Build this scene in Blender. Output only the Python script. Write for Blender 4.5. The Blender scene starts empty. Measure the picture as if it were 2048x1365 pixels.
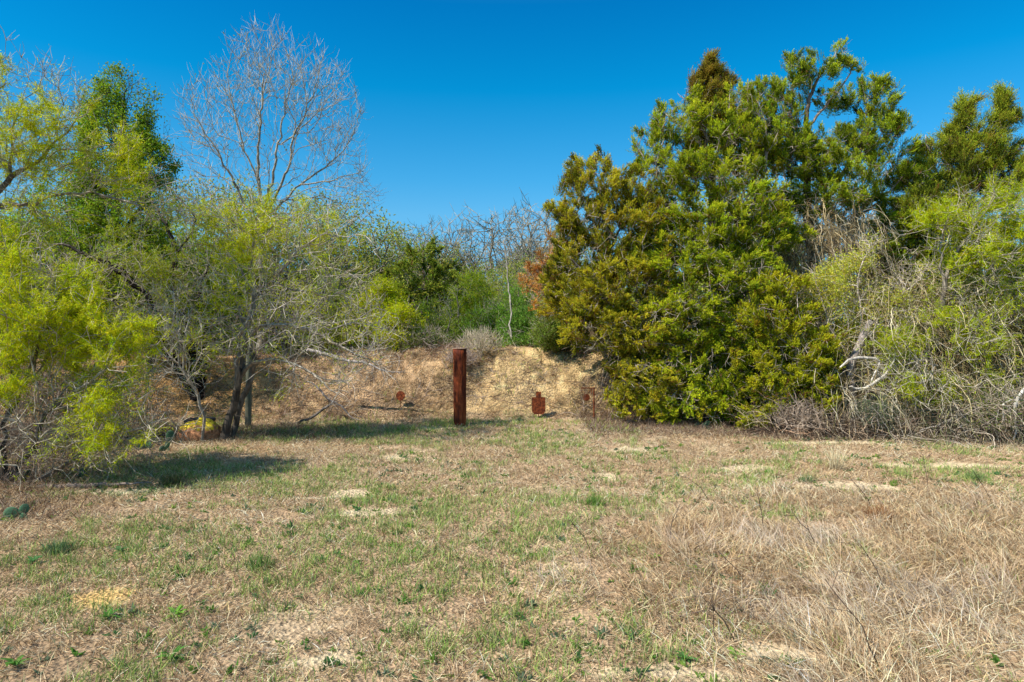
import bpy, math, random
import numpy as np
from mathutils import Vector
sc = bpy.context.scene
COL = sc.collection
F = 1365.33; CAMZ = 1.6; HOR = 660.0
rng = np.random.default_rng(7)
A = np.array

# ------------------------------------------------------------------ noise
_lat = np.random.default_rng(99).random((8, 256, 256))
def vnoise(x, y, s, seed=0):
    x = np.asarray(x, float) / s + 31.7 * seed; y = np.asarray(y, float) / s + 17.3 * seed
    xi = np.floor(x).astype(int); yi = np.floor(y).astype(int)
    fx = x - xi; fy = y - yi
    fx = fx * fx * (3 - 2 * fx); fy = fy * fy * (3 - 2 * fy)
    L = _lat[seed % 8]
    g = lambda i, j: L[i % 256, j % 256]
    return (g(xi, yi) * (1 - fx) + g(xi + 1, yi) * fx) * (1 - fy) + (g(xi, yi + 1) * (1 - fx) + g(xi + 1, yi + 1) * fx) * fy
def fbm(x, y, s, seed=0, o=3):
    t = 0; a = 1; n = 0
    for k in range(o):
        t = t + a * vnoise(x, y, s / 2 ** k, seed + k); n += a; a *= .5
    return t / n
def sstep(a, b, x):
    t = np.clip((np.asarray(x, float) - a) / (b - a), 0, 1); return t * t * (3 - 2 * t)

# ------------------------------------------------------------------ placing helpers
def gp(px, py):                      # point of flat ground seen in that direction
    Y = CAMZ * F / (py - HOR); return ((px - 1024) / F * Y, Y)
def wp(px, py, Y):                   # a point at depth Y
    return ((px - 1024) / F * Y, Y, CAMZ - (py - HOR) / F * Y)

# ------------------------------------------------------------------ terrain
def berm_h(x, y):
    x = np.asarray(x, float); y = np.asarray(y, float)
    toe = 11.95 + .25 * (fbm(x, x * 0, 2.2, 3) - .5) - .10 * np.clip(-x - 4, 0, 6) ** 1.15 - .14 * np.clip(x - 3.2, 0, 9) ** 1.2
    rise = sstep(0, 1.75, y - toe) ** .85
    back = 1 - sstep(2.6, 4.4, y - toe)
    H = 1.15 + .26 * (fbm(x, y, 1.5, 4) - .5)
    H = H - .20 * np.exp(-((x + .55) / .30) ** 2) * (1 - sstep(.8, 2.2, y - toe))      # gully between the two mounds
    H = H - .10 * sstep(-3.6, -4.6, x) + .05 * np.exp(-((x + 6.6) / .8) ** 2)
    H = H - .28 * np.exp(-((x + 5.75) / .55) ** 2) * np.exp(-((y - toe - .7) / .6) ** 2)   # dug hollow
    ends = sstep(-14.5, -12.5, x) * (1 - sstep(7.5, 9.5, x))
    m = rise * back * ends
    rough = -.16 * np.clip(.5 - np.abs(vnoise(x + .25 * fbm(x, y, .8, 2), y * .25, .42, 6) - .5) * 6, 0, .5) + .24 * (fbm(x, y, .6, 1) - .5) + .09 * (fbm(x, y, .17, 5) - .5)
    return m * (H + rough), m
def ground_h(x, y):
    x = np.asarray(x, float); y = np.asarray(y, float)
    return .07 * (fbm(x, y, 2.6, 2, 2) - .5) * (1 - sstep(25, 40, y)) + .03 * (fbm(x, y, .6, 6, 2) - .5) * (1 - sstep(14, 20, y))
def hh(x, y):
    b, m = berm_h(x, y); return ground_h(x, y) + b

# ------------------------------------------------------------------ mesh building
def mk(name, V, polys, mat, cols=None, parent=None, smooth=False, loc=None):
    """V (n,3); polys: list of int arrays (m,k)"""
    V = np.asarray(V, np.float32)
    if loc is not None: V = V - A(loc, np.float32)
    me = bpy.data.meshes.new(name)
    polys = [np.asarray(p, np.int32) for p in polys if len(p)]
    idx = np.concatenate([p.ravel() for p in polys])
    tot = np.concatenate([np.full(len(p), p.shape[1], np.int32) for p in polys])
    st = np.concatenate([[0], np.cumsum(tot)[:-1]]).astype(np.int32)
    me.vertices.add(len(V)); me.vertices.foreach_set('co', V.ravel())
    me.loops.add(len(idx)); me.loops.foreach_set('vertex_index', idx)
    me.polygons.add(len(tot)); me.polygons.foreach_set('loop_start', st); me.polygons.foreach_set('loop_total', tot)
    me.polygons.foreach_set('use_smooth', np.full(len(tot), bool(smooth)))
    me.update(calc_edges=True)
    if cols is not None:
        at = me.color_attributes.new('Col', 'FLOAT_COLOR', 'POINT')
        c = np.ones((len(V), 4), np.float32); c[:, :3] = cols
        at.data.foreach_set('color', c.ravel())
    me.materials.append(mat)
    o = bpy.data.objects.new(name, me); COL.objects.link(o)
    if parent is not None: o.parent = parent
    elif loc is not None: o.location = loc
    return o
def tag(o, label=None, cat=None, group=None, kind=None):
    if label: o['label'] = label
    if cat: o['category'] = cat
    if group: o['group'] = group
    if kind: o['kind'] = kind
    return o
def empty(name, loc, label, cat, group=None):
    o = bpy.data.objects.new(name, None); COL.objects.link(o); o.location = loc; o.empty_display_size = .2
    return tag(o, label, cat, group)
def copy_tree(o, parent=None):
    c = o.copy(); COL.objects.link(c)
    if parent is not None: c.parent = parent
    for ch in list(o.children): copy_tree(ch, c)
    return c

# ------------------------------------------------------------------ materials
def newmat(name):
    m = bpy.data.materials.new(name); m.use_nodes = True
    nt = m.node_tree; nt.nodes.clear(); return m, nt, nt.nodes, nt.links
def leaf_mat(name, trans=.3, gloss=.0):
    m, nt, N, L = newmat(name)
    at = N.new('ShaderNodeAttribute'); at.attribute_name = 'Col'
    d = N.new('ShaderNodeBsdfDiffuse'); t = N.new('ShaderNodeBsdfTranslucent'); mx = N.new('ShaderNodeMixShader')
    mx.inputs[0].default_value = trans
    L.new(at.outputs['Color'], d.inputs[0]); L.new(at.outputs['Color'], t.inputs[0])
    L.new(d.outputs[0], mx.inputs[1]); L.new(t.outputs[0], mx.inputs[2])
    out = N.new('ShaderNodeOutputMaterial'); last = mx
    if gloss > 0:
        g = N.new('ShaderNodeBsdfGlossy'); g.inputs['Roughness'].default_value = .45
        g.inputs['Color'].default_value = (.9, .9, .9, 1)
        m2 = N.new('ShaderNodeMixShader'); m2.inputs[0].default_value = gloss
        L.new(mx.outputs[0], m2.inputs[1]); L.new(g.outputs[0], m2.inputs[2]); last = m2
    L.new(last.outputs[0], out.inputs[0]); return m
def bark_mat(name, scale=30, amt=.5):
    m, nt, N, L = newmat(name)
    at = N.new('ShaderNodeAttribute'); at.attribute_name = 'Col'
    tc = N.new('ShaderNodeTexCoord'); mp = N.new('ShaderNodeMapping'); mp.inputs['Scale'].default_value = (1, 1, .25)
    L.new(tc.outputs['Object'], mp.inputs[0])
    n = N.new('ShaderNodeTexNoise'); n.inputs['Scale'].default_value = scale; n.inputs['Detail'].default_value = 4
    L.new(mp.outputs[0], n.inputs['Vector'])
    mr = N.new('ShaderNodeMapRange'); mr.inputs[1].default_value = .3; mr.inputs[2].default_value = .7
    mr.inputs[3].default_value = 1 - amt; mr.inputs[4].default_value = 1 + amt
    L.new(n.outputs[0], mr.inputs[0])
    mu = N.new('ShaderNodeVectorMath'); mu.operation = 'SCALE'
    L.new(at.outputs['Color'], mu.inputs[0]); L.new(mr.outputs[0], mu.inputs['Scale'])
    b = N.new('ShaderNodeBsdfPrincipled'); b.inputs['Roughness'].default_value = .95; b.inputs['Specular IOR Level'].default_value = .1
    L.new(mu.outputs[0], b.inputs['Base Color'])
    bp = N.new('ShaderNodeBump'); bp.inputs['Strength'].default_value = .8; bp.inputs['Distance'].default_value = .01
    L.new(n.outputs[0], bp.inputs['Height']); L.new(bp.outputs[0], b.inputs['Normal'])
    out = N.new('ShaderNodeOutputMaterial'); L.new(b.outputs[0], out.inputs[0]); return m
def noise_mat(name, stops, scale=8, rough=.9, bump=.5, bscale=40, stretch=(1, 1, 1), metal=0, detail=6, spec=.2, bdist=.01):
    m, nt, N, L = newmat(name)
    tc = N.new('ShaderNodeTexCoord'); mp = N.new('ShaderNodeMapping'); mp.inputs['Scale'].default_value = stretch
    L.new(tc.outputs['Object'], mp.inputs[0])
    n = N.new('ShaderNodeTexNoise'); n.inputs['Scale'].default_value = scale; n.inputs['Detail'].default_value = detail; n.inputs['Roughness'].default_value = .65
    L.new(mp.outputs[0], n.inputs['Vector'])
    r = N.new('ShaderNodeValToRGB'); el = r.color_ramp.elements
    while len(el) < len(stops): el.new(.5)
    for e, (p, c) in zip(el, stops): e.position = p; e.color = (*c, 1)
    L.new(n.outputs[0], r.inputs[0])
    b = N.new('ShaderNodeBsdfPrincipled'); b.inputs['Roughness'].default_value = rough; b.inputs['Metallic'].default_value = metal
    b.inputs['Specular IOR Level'].default_value = spec
    L.new(r.outputs[0], b.inputs['Base Color'])
    n2 = N.new('ShaderNodeTexNoise'); n2.inputs['Scale'].default_value = bscale; n2.inputs['Detail'].default_value = 5
    L.new(mp.outputs[0], n2.inputs['Vector'])
    bp = N.new('ShaderNodeBump'); bp.inputs['Strength'].default_value = bump; bp.inputs['Distance'].default_value = bdist
    L.new(n2.outputs[0], bp.inputs['Height']); L.new(bp.outputs[0], b.inputs['Normal'])
    out = N.new('ShaderNodeOutputMaterial'); L.new(b.outputs[0], out.inputs[0]); return m
def soil_mat(name):
    m, nt, N, L = newmat(name)
    at = N.new('ShaderNodeAttribute'); at.attribute_name = 'Col'
    tc = N.new('ShaderNodeTexCoord')
    n = N.new('ShaderNodeTexNoise'); n.inputs['Scale'].default_value = 22; n.inputs['Detail'].default_value = 8; n.inputs['Roughness'].default_value = .7
    L.new(tc.outputs['Object'], n.inputs['Vector'])
    v = N.new('ShaderNodeTexVoronoi'); v.inputs['Scale'].default_value = 38
    L.new(tc.outputs['Object'], v.inputs['Vector'])
    mr = N.new('ShaderNodeMapRange'); mr.inputs[1].default_value = .3; mr.inputs[2].default_value = .7
    mr.inputs[3].default_value = .45; mr.inputs[4].default_value = 1.4
    L.new(n.outputs[0], mr.inputs[0])
    mu = N.new('ShaderNodeVectorMath'); mu.operation = 'SCALE'
    L.new(at.outputs['Color'], mu.inputs[0]); L.new(mr.outputs[0], mu.inputs['Scale'])
    b = N.new('ShaderNodeBsdfDiffuse'); b.inputs['Roughness'].default_value = .5
    L.new(mu.outputs[0], b.inputs['Color'])
    ad = N.new('ShaderNodeMath'); ad.operation = 'ADD'; L.new(n.outputs[0], ad.inputs[0]); L.new(v.outputs['Distance'], ad.inputs[1])
    bp = N.new('ShaderNodeBump'); bp.inputs['Strength'].default_value = 1; bp.inputs['Distance'].default_value = .03
    L.new(ad.outputs[0], bp.inputs['Height']); L.new(bp.outputs[0], b.inputs['Normal'])
    out = N.new('ShaderNodeOutputMaterial'); L.new(b.outputs[0], out.inputs[0]); return m
M_leaf = leaf_mat('spring leaf', .48)
M_jun = leaf_mat('juniper scale leaf', .36)
M_grass = leaf_mat('grass blade', .15)
M_bark = bark_mat('bark')
M_soil = soil_mat('sandy soil')
M_rust = noise_mat('rusted steel', [(.32, (.03, .008, .004)), (.50, (.13, .028, .009)), (.62, (.25, .062, .016)), (.74, (.38, .15, .07))], 22, .85, .7, 80)
M_pipe = noise_mat('rusted pipe', [(.32, (.02, .006, .004)), (.45, (.11, .022, .008)), (.58, (.27, .055, .013)), (.66, (.38, .12, .04)), (.74, (.5, .33, .24))], 14, .8, .9, 45, (1, 1, .16))
M_cap = noise_mat('rusted cap', [(.3, (.16, .09, .06)), (.6, (.38, .26, .18))], 20, .9, .5, 60)
M_wood = noise_mat('weathered grey green timber', [(.3, (.045, .05, .035)), (.5, (.13, .13, .09)), (.7, (.24, .22, .15))], 14, .95, .9, 50, (1, 1, .12))
M_log = noise_mat('dead peeling bark', [(.3, (.05, .035, .028)), (.5, (.20, .15, .12)), (.72, (.42, .34, .28))], 16, .95, 1, 40, (1, 1, .5), bdist=.02)
M_black = noise_mat('black rubber', [(.3, (.008, .009, .011)), (.7, (.03, .032, .038))], 12, .6, .3, 30)
M_cactus = noise_mat('cactus skin', [(.3, (.03, .075, .035)), (.55, (.07, .15, .07)), (.75, (.16, .26, .13))], 14, .6, .4, 60, spec=.3)

# ------------------------------------------------------------------ woody skeletons
class Skel:
    def __init__(s):
        s.P = []; s.par = []; s.mr = []; s.L = []; s.D = []
    def add(s, p, par, r=0.):
        p = np.asarray(p, float); i = len(s.P); s.P.append(p); s.par.append(par); s.mr.append(r)
        if par < 0: s.L.append(0.); s.D.append(A([0, 0, 1.]))
        else:
            d = p - s.P[par]; l = np.linalg.norm(d) + 1e-9; s.L.append(s.L[par] + l); s.D.append(d / l)
        return i
    def limb(s, pts, step=.12, jit=.02, rg=None):
        """pts: list of (x,y,z,r); joins the nearest existing node"""
        pts = [A(p, float) for p in pts]
        Q = [pts[0]] + pts + [pts[-1]]
        out = []
        for i in range(1, len(Q) - 2):
            a, b, c, d = Q[i - 1], Q[i], Q[i + 1], Q[i + 2]
            n = max(1, int(np.linalg.norm((c - b)[:3]) / step))
            for k in range(n):
                t = k / n
                out.append(.5 * ((2 * b) + (-a + c) * t + (2 * a - 5 * b + 4 * c - d) * t * t + (-a + 3 * b - 3 * c + d) * t ** 3))
        out.append(pts[-1])
        if s.P:
            D = np.linalg.norm(A(s.P) - out[0][:3], axis=1); last = int(D.argmin())
            if D[last] > .02: pass
            else: out = out[1:]
        else: last = -1
        for k, q in enumerate(out):
            j = rg.normal(0, jit, 3) if (k > 0 and rg is not None) else 0
            last = s.add(q[:3] + j, last, q[3])
    def tips(s, T, w=.35, step=.16, jit=.018, curve=.45, up=0., rg=None, minidx=0):
        if not len(T): return
        cap = len(s.P) + len(T) * 14 + 64
        P = np.zeros((cap, 3)); D = np.zeros((cap, 3)); L = np.zeros(cap); n = len(s.P)
        P[:n] = A(s.P); D[:n] = A(s.D); L[:n] = A(s.L)
        order = np.argsort([np.linalg.norm(P[minidx:n] - t, axis=1).min() for t in T])
        for ti in order:
            t = T[ti]; v = t - P[minidx:n]; d = np.linalg.norm(v, axis=1) + 1e-6
            cs = (v * D[minidx:n]).sum(1) / d
            cost = d * (1 + .55 * (1 - cs)) + w * L[minidx:n]
            j = int(cost.argmin()) + minidx; dj = np.linalg.norm(t - P[j])
            if dj < .03: continue
            k = max(1, min(12, int(dj / step))); p0 = P[j]; c = p0 + D[j] * dj * curve + A([0, 0, up * dj]); last = j
            for q in range(1, k + 1):
                u = q / k; pos = (1 - u) ** 2 * p0 + 2 * u * (1 - u) * c + u * u * t
                if q < k: pos = pos + rg.normal(0, jit, 3)
                last = s.add(pos, last); P[n] = s.P[last]; D[n] = s.D[last]; L[n] = s.L[last]; n += 1
                if n >= cap - 1: return
    def radii(s, tip=.0035, p=2.35):
        n = len(s.P); acc = np.zeros(n); r = np.zeros(n); par = s.par
        for i in range(n - 1, -1, -1):
            r[i] = max(acc[i] ** (1 / p) if acc[i] > 0 else tip, s.mr[i])
            if par[i] >= 0: acc[par[i]] += (acc[i] if acc[i] > 0 else tip ** p)
        s.r = r; return r

def frames(D, ref=None):
    up = np.where(np.abs((D if ref is None else ref)[:, 2:3]) > .75, A([[1., 0, 0]]), A([[0, 0, 1.]]))
    U = np.cross(D, up); U /= np.linalg.norm(U, axis=1, keepdims=True) + 1e-9
    return U, np.cross(D, U)
def tubes(P0, P1, r0, r1, D0, D1, k):
    n = len(P0); U0, W0 = frames(D0); U1, W1 = frames(D1, D0)
    a = np.arange(k) / k * 2 * math.pi
    ca = np.cos(a)[None, :, None]; sa = np.sin(a)[None, :, None]
    R0 = P0[:, None] + (U0[:, None] * ca + W0[:, None] * sa) * r0[:, None, None]
    R1 = P1[:, None] + (U1[:, None] * ca + W1[:, None] * sa) * r1[:, None, None]
    V = np.concatenate([R0, R1], 1).reshape(-1, 3)
    b = np.arange(n)[:, None] * 2 * k; i = np.arange(k)[None]; j = (np.arange(k)[None] + 1) % k
    Fq = np.stack([b + i, b + j, b + k + j, b + k + i], 2).reshape(-1, 4)
    return V, Fq
def skel_mesh(s, lo, hi, k, colf, rg):
    """tube geometry of all segments with lo <= radius < hi"""
    P = A(s.P); par = A(s.par); r = s.r; D = A(s.D)
    main = np.full(len(P), -1); best = np.zeros(len(P))
    for i in range(1, len(P)):
        q = par[i]
        if q >= 0 and r[i] > best[q]: best[q] = r[i]; main[q] = i
    ii = np.where((par >= 0) & (r >= lo) & (r < hi))[0]
    if not len(ii): return None
    pj = par[ii]; ismain = main[pj] == ii
    r0 = np.where(ismain, r[pj], np.minimum(r[pj], r[ii] * 1.2)); r0 = np.minimum(r0, r[ii] * 1.8)
    D0 = np.where(ismain[:, None], D[pj], D[ii])
    V, Fq = tubes(P[pj], P[ii], r0, r[ii], D0, D[ii], k)
    c = colf(np.repeat(r[ii], 2 * k), V, rg)
    return V, [Fq], c
def bark_col(thick, thin, r_thick=.05):
    thick = A(thick); thin = A(thin)
    def f(r, V, rg):
        t = np.clip(r / r_thick, 0, 1)[:, None] ** .7
        c = thin * (1 - t) + thick * t
        seg = len(V) // 6 + 1
        return c * np.repeat(rg.uniform(.65, 1.3, seg), 6)[:len(V), None]
    return f

def unit(v): return v / (np.linalg.norm(v, axis=-1, keepdims=True) + 1e-9)
def rdir(n, rg): return unit(rg.normal(size=(n, 3)))
def diamonds(B, D, ln, wd, rg, col, curl=0., face=.75):
    """flat pointed leaves: base B, direction D, lengths ln, widths wd"""
    n = len(B); S = unit(np.cross(D, unit(rdir(n, rg) + A([-.5, -.45, .75]) * face))); T = B + D * ln[:, None]
    m = B + D * (ln * .45)[:, None]
    if curl: m = m + unit(np.cross(D, S)) * (ln * curl)[:, None]
    V = np.stack([B, m + S * wd[:, None] * .5, T, m - S * wd[:, None] * .5], 1).reshape(-1, 3)
    Q = np.arange(4 * n).reshape(-1, 4)
    return V, Q, np.repeat(col, 4, 0)
def twiglets(s, per, rmax, ln, up, rg, droop=0.):
    """fine two-segment shoots on the thin wood; returns geometry arrays and anchor points"""
    P = A(s.P); D = A(s.D); idx = np.where((s.r < rmax) & (A(s.par) >= 0))[0]
    cnt = rg.poisson(per, len(idx)); ii = np.repeat(idx, cnt); n = len(ii)
    b = P[ii] + rg.normal(0, .004, (n, 3))
    d = unit(D[ii] * .7 + rdir(n, rg) * 1.0 + A([0, 0, up]))
    l = rg.uniform(ln[0], ln[1], n)
    m = b + d * (l * .5)[:, None]
    d2 = unit(d + rdir(n, rg) * .45 + A([0, 0, up * .6 - droop])); e = m + d2 * (l * .5)[:, None]
    return b, m, e, d, d2, l

def ell(blob, n, rg, shell=.55):
    px, py, rx, ry, Y, dy = blob[:6]
    v = rdir(n, rg) * (np.where(rg.random(n) < shell, rg.uniform(.8, 1.0, n), rg.random(n) ** (1 / 3)))[:, None]
    c = A(wp(px, py, Y)); k = Y / F
    return c + v * A([rx * k, dy, ry * k])
def inside_density(pts, blobs):
    best = np.full(len(pts), 9.); val = np.zeros(len(pts))
    for bl in blobs:
        px, py, rx, ry, Y, dy = bl[:6]; k = Y / F
        q = np.linalg.norm((pts - A(wp(px, py, Y))) / A([rx * k, dy, ry * k]), axis=1)
        m = q < best; best[m] = q[m]; val[m] = bl[6]
    return val * np.clip(1.5 - best, 0, 1) ** .5
EXTRA = {}
def woody(root, base, s, rg, barkf, thick=.03, fine=None, kfine=3, tname='trunk', bname='branches'):
    g = skel_mesh(s, thick, 9, 8, barkf, rg)
    if g: mk(tname, g[0], g[1], M_bark, g[2], root, True, base)
    parts = []
    g = skel_mesh(s, 0, thick, 4, barkf, rg)
    if g: parts.append(g)
    if fine is not None:
        b, m, e, d, d2, l = fine; n = len(b)
        if n:
            rr = np.full(n, 1.) * EXTRA.get('tw', .0026)
            V1, F1 = tubes(b, m, rr * 1.25, rr, d, d2, kfine); V2, F2 = tubes(m, e, rr, rr * .5, d2, d2, kfine)
            parts.append((V1, [F1], barkf(np.full(len(V1), .002), V1, rg))); parts.append((V2, [F2], barkf(np.full(len(V2), .002), V2, rg)))
    off = 0; Vs = []; Fs = []; Cs = []
    for V, Fq, c in parts:
        Vs.append(V); Fs.append(Fq[0] + off); Cs.append(c); off += len(V)
    if Vs: mk(bname, np.concatenate(Vs), [np.concatenate(Fs)], M_bark, np.concatenate(Cs), root, False, base)

def tone(base, n, rg, v=.35, hue=.12):
    c = A(base)[None] * rg.uniform(1 - v, 1 + v, (n, 1)) * (1 + rg.normal(0, hue, (n, 3)))
    return np.clip(c, .002, .9)

def broadleaf(name, label, cat, base, limbs, blobs, seed, ntips=500, per=1.6, ln=(.12, .3), nleaf=10, leafL=(.04, .08), leafW=(.010, .018),
              color=(.46, .56, .04), bark=((.05, .04, .03), (.30, .26, .21)), up=.2, droop=.5, w=.35, rmax=.012, tip=.0035, tw=.0026, curve=.45,
              group=None, spread=.05, shell=.55, thick=.03, jit=.018, crown='crown', r_thick=.05, clump=0):
    """blobs: (px,py,rx,ry,Y,dy,leafdensity,weight)"""
    rg = np.random.default_rng(seed)
    root = empty(name, base, label, cat, group)
    s = Skel()
    for lb in limbs: s.limb(lb, rg=rg, jit=jit * .8)
    wt = A([b[7] if len(b) > 7 else b[2] * b[3] for b in blobs], float); wt /= wt.sum()
    T = np.concatenate([ell(b, max(2, int(ntips * q)), rg, shell) for b, q in zip(blobs, wt)])
    if clump:
        K = T[rg.permutation(len(T))[:max(4, len(T) // 11)]]; T = K[rg.integers(len(K), size=len(T))] + rg.normal(0, clump, T.shape) * A([1, 1, .8])
    T = T[T[:, 2] > hh(T[:, 0], T[:, 1]) + .04]
    s.tips(T, w=w, rg=rg, up=up * .25, curve=curve, jit=jit, minidx=2)
    s.radii(tip)
    fn = twiglets(s, per, rmax, ln, up, rg)
    EXTRA['tw'] = tw
    woody(root, base, s, rg, bark_col(*bark, r_thick), thick, fn)
    b, m, e, d, d2, l = fn
    if nleaf > 0 and len(b):
        den = inside_density(e, blobs)
        cl = .12 + 2.1 * sstep(.42, .64, fbm(e[:, 0] * 1.3 + e[:, 1], e[:, 2] + e[:, 1] * .7, .5, 1 + seed % 5, 2))
        cnt = rg.poisson(np.clip(2.6 * nleaf * den * cl, 0, 90))
        ii = np.repeat(np.arange(len(b)), cnt); n = len(ii)
        if n:
            t = rg.random(n)[:, None]; B = np.where(t < .5, b[ii] + (m[ii] - b[ii]) * t * 2, m[ii] + (e[ii] - m[ii]) * (t * 2 - 1))
            B = B + rg.normal(0, spread, (n, 3))
            D = unit(rdir(n, rg) + d[ii] * .5 + A([0, 0, -droop]))
            tc = tone((1, 1, 1), len(b), rg, .22, .05)[ii]
            V, Q, C = diamonds(B, D, rg.uniform(*leafL, n), rg.uniform(*leafW, n), rg, np.clip(tone(color, n, rg, .5, .10) * tc, 0, .85), .12)
            mk(crown, V, [Q], M_leaf, C, root, False, base)
    return root

def juniper(name, label, base, limbs, blobs, seed, nclump=60, sprays=45, needles=20, color=(.09, .15, .02), lit_tipc=(.25, .27, .03), bark=((.15, .115, .09), (.44, .37, .30)),
            dead=500, nl=(.035, .075), nw=(.009, .017), csz=(.16, .34), cat='tree', group=None, w=.3, sl=(.10, .24), crown='crown', deadleaf=0.06):
    rg = np.random.default_rng(seed)
    root = empty(name, base, label, cat, group)
    s = Skel()
    for lb in limbs: s.limb(lb, rg=rg, jit=.015)
    wt = A([b[6] if len(b) > 6 else b[2] * b[3] for b in blobs], float); wt /= wt.sum()
    T = np.concatenate([ell(b, max(1, int(round(nclump * q))), rg, .7) for b, q in zip(blobs, wt)])
    T = T[T[:, 2] > hh(T[:, 0], T[:, 1]) + .12]
    cc = A([A(wp(b[0], b[1], b[4])) for b in blobs]); cen = (cc * wt[:, None]).sum(0)
    s.tips(T, w=w, rg=rg, up=.1, step=.18, minidx=2); 
    dd = np.concatenate([ell(b, int(dead * q) + 1, rg, .0) for b, q in zip(blobs, wt)])
    dd = dd[dd[:, 2] > hh(dd[:, 0], dd[:, 1]) + .05]
    s.tips(dd, w=.15, rg=rg, minidx=2, step=.12); s.radii(.0036)
    fn = twiglets(s, 1.3, .008, (.07, .22), 0, rg)
    EXTRA['tw'] = .0030
    woody(root, base, s, rg, bark_col(*bark), .035, fn)
    n = len(T); sz = rg.uniform(csz[0], csz[1], n)
    cnt = rg.poisson(sprays * (sz / np.mean(csz)) ** 2) + 6; ii = np.repeat(np.arange(n), cnt); k = len(ii)
    v = rdir(k, rg) * (rg.random(k) ** .45)[:, None]
    outd = unit(T - cen + A([0, -.6, .5]))
    axn = unit(outd * .70 + A([0, 0, .22]) + rdir(n, rg) * .75); axis = axn[ii]
    u = rg.random(k) ** .8; bl = sz[ii] * rg.uniform(1.7, 2.3, k)
    rad = unit(np.cross(axis, rdir(k, rg)))
    # every clump is a tapering bough: side sprays set along an axis, shorter towards its tip
    Sp = T[ii] + axis * ((u - .62) * bl)[:, None] + rad * (rg.random(k) ** .6 * sz[ii] * .62 * (1.08 - u))[:, None]
    sd = unit(axis * 1.0 + rad * .75 * (1.15 - u)[:, None] + rdir(k, rg) * .28 + A([0, 0, .12])); slen = rg.uniform(*sl, k) * (1.15 - .45 * u)
    jj = np.repeat(np.arange(k), needles); q = len(jj); t = rg.random(q)
    B = Sp[jj] + sd[jj] * (t * slen[jj])[:, None]
    B = B + rdir(q, rg) * (rg.random(q) * .022 * (1.15 - t))[:, None]
    D = unit(sd[jj] * 1.0 + rdir(q, rg) * .65)
    ct = tone((1, 1, 1), n, rg, .28, .06)[ii][jj]
    light = np.clip(.74 + .42 * rad[:, 2] + .30 * (u - .5) + .22 * rg.normal(size=k) + .30 * rg.normal(size=n)[ii], 0, 1)[jj] ** 1.3 * (.45 + .55 * t)  # lit look put into the colour: upward and outer sprays paler, lower ones darker
    base_c = A(color) * (1 - light[:, None]) + A(lit_tipc) * light[:, None]
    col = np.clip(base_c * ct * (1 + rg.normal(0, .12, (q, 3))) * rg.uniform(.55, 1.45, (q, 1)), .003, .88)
    br = (rg.random(k) < deadleaf)[jj]; col[br] = A([.28, .13, .05]) * rg.uniform(.6, 1.2, (br.sum(), 1))
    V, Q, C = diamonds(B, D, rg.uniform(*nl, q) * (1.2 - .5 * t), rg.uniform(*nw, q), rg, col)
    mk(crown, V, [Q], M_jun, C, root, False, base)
    return root

def P4(px, py, Y, r): return (*wp(px, py, Y), r)
def gb(px, Y):
    x = (px - 1024) / F * Y; return (x, Y, float(hh(x, Y)))
def L_(base, *pts):
    """limb starting at a ground base point"""
    return [(base[0], base[1], base[2] - .05, pts[0])] + [P4(*p) for p in pts[1:]]

# ================================================================== GROUND
SAND = [(205, 1195, .22, .22, 1, 1), (640, 1322, .30, .07, .8, 0), (1545, 1318, .30, .12, 1, 0), (1400, 1352, .35, .08, 1, 0), (1212, 953, .16, .22, 1, 1), (700, 992, .18, .2, .8, 0),
        (790, 918, .25, .2, .8, 0), (1370, 1195, .10, .06, 1, 0), (300, 1070, .2, .08, .7, 0), (420, 1212, .2, .07, .65, 0), (1700, 975, .6, .16, .8, 1), (1500, 935, .7, .2, .7, 0),
        (240, 985, .9, .10, .7, 2), (730, 1030, .3, .14, .7, 1), (1900, 930, .8, .2, .8, 0), (1280, 900, .6, .3, .6, 1), (630, 1000, .25, .1, .7, 0), (430, 1390, .4, .1, .6, 0),
        (1650, 885, 1.0, .12, .9, 1), (880, 860, .5, .25, .6, 1), (1100, 1290, .2, .06, .5, 0), (1330, 1120, .12, .06, .5, 0)]
GREEN = [(880, 1040, 1.1, .6, 1.1), (1180, 1010, .8, .35, 1.1), (1010, 1075, .7, .3, 1.0), (650, 1090, .9, .5, .8), (800, 1180, .8, .4, .8), (330, 960, .9, .6, .7), (520, 960, .8, .5, .7), (250, 1110, .6, .4, .6),
         (740, 870, 1.6, .7, .7), (900, 1280, .5, .25, .5), (100, 1230, .5, .3, .5), (1960, 940, .8, .4, .5), (1080, 880, .8, .4, .4), (400, 1330, .5, .2, .4), (1230, 1330, .3, .12, .5), (1550, 905, .6, .4, .4)]
TALL = [(1500, 1110, 1.1, .8, 1), (1800, 1200, 1.2, .7, 1), (1400, 1210, .6, .4, .7), (1900, 1040, 1.2, .8, .9), (1700, 1330, .7, .4, .9), (2050, 1150, 1.2, 1.0, 1), (1150, 1180, .35, .3, .6), (1600, 1010, .8, .5, .6), (2300, 1150, 1.5, 1.2, 1)]
def patches(lst, x, y, k=4):
    m = np.zeros(np.shape(x))
    for p in lst:
        cx, cy = gp(p[0], p[1]); ex = (x - cx) / p[2]; ey = (y - cy) / (p[3] * 1.2)
        m = np.maximum(m, p[k] * np.exp(-(ex * ex + ey * ey)))
    return m
def sand_mask(x, y):
    m = patches(SAND, x, y)
    nz = fbm(x, y, .35, 3); n9 = fbm(x, y, .09, 5); return np.clip(sstep(.38, .55, m + (nz - .5) * .9 + (n9 - .5) * .5), 0, 1) * 1.0 + .4 * sstep(.70, .78, fbm(x, y, .8, 5)) * (1 - sstep(13, 16, y))
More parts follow.
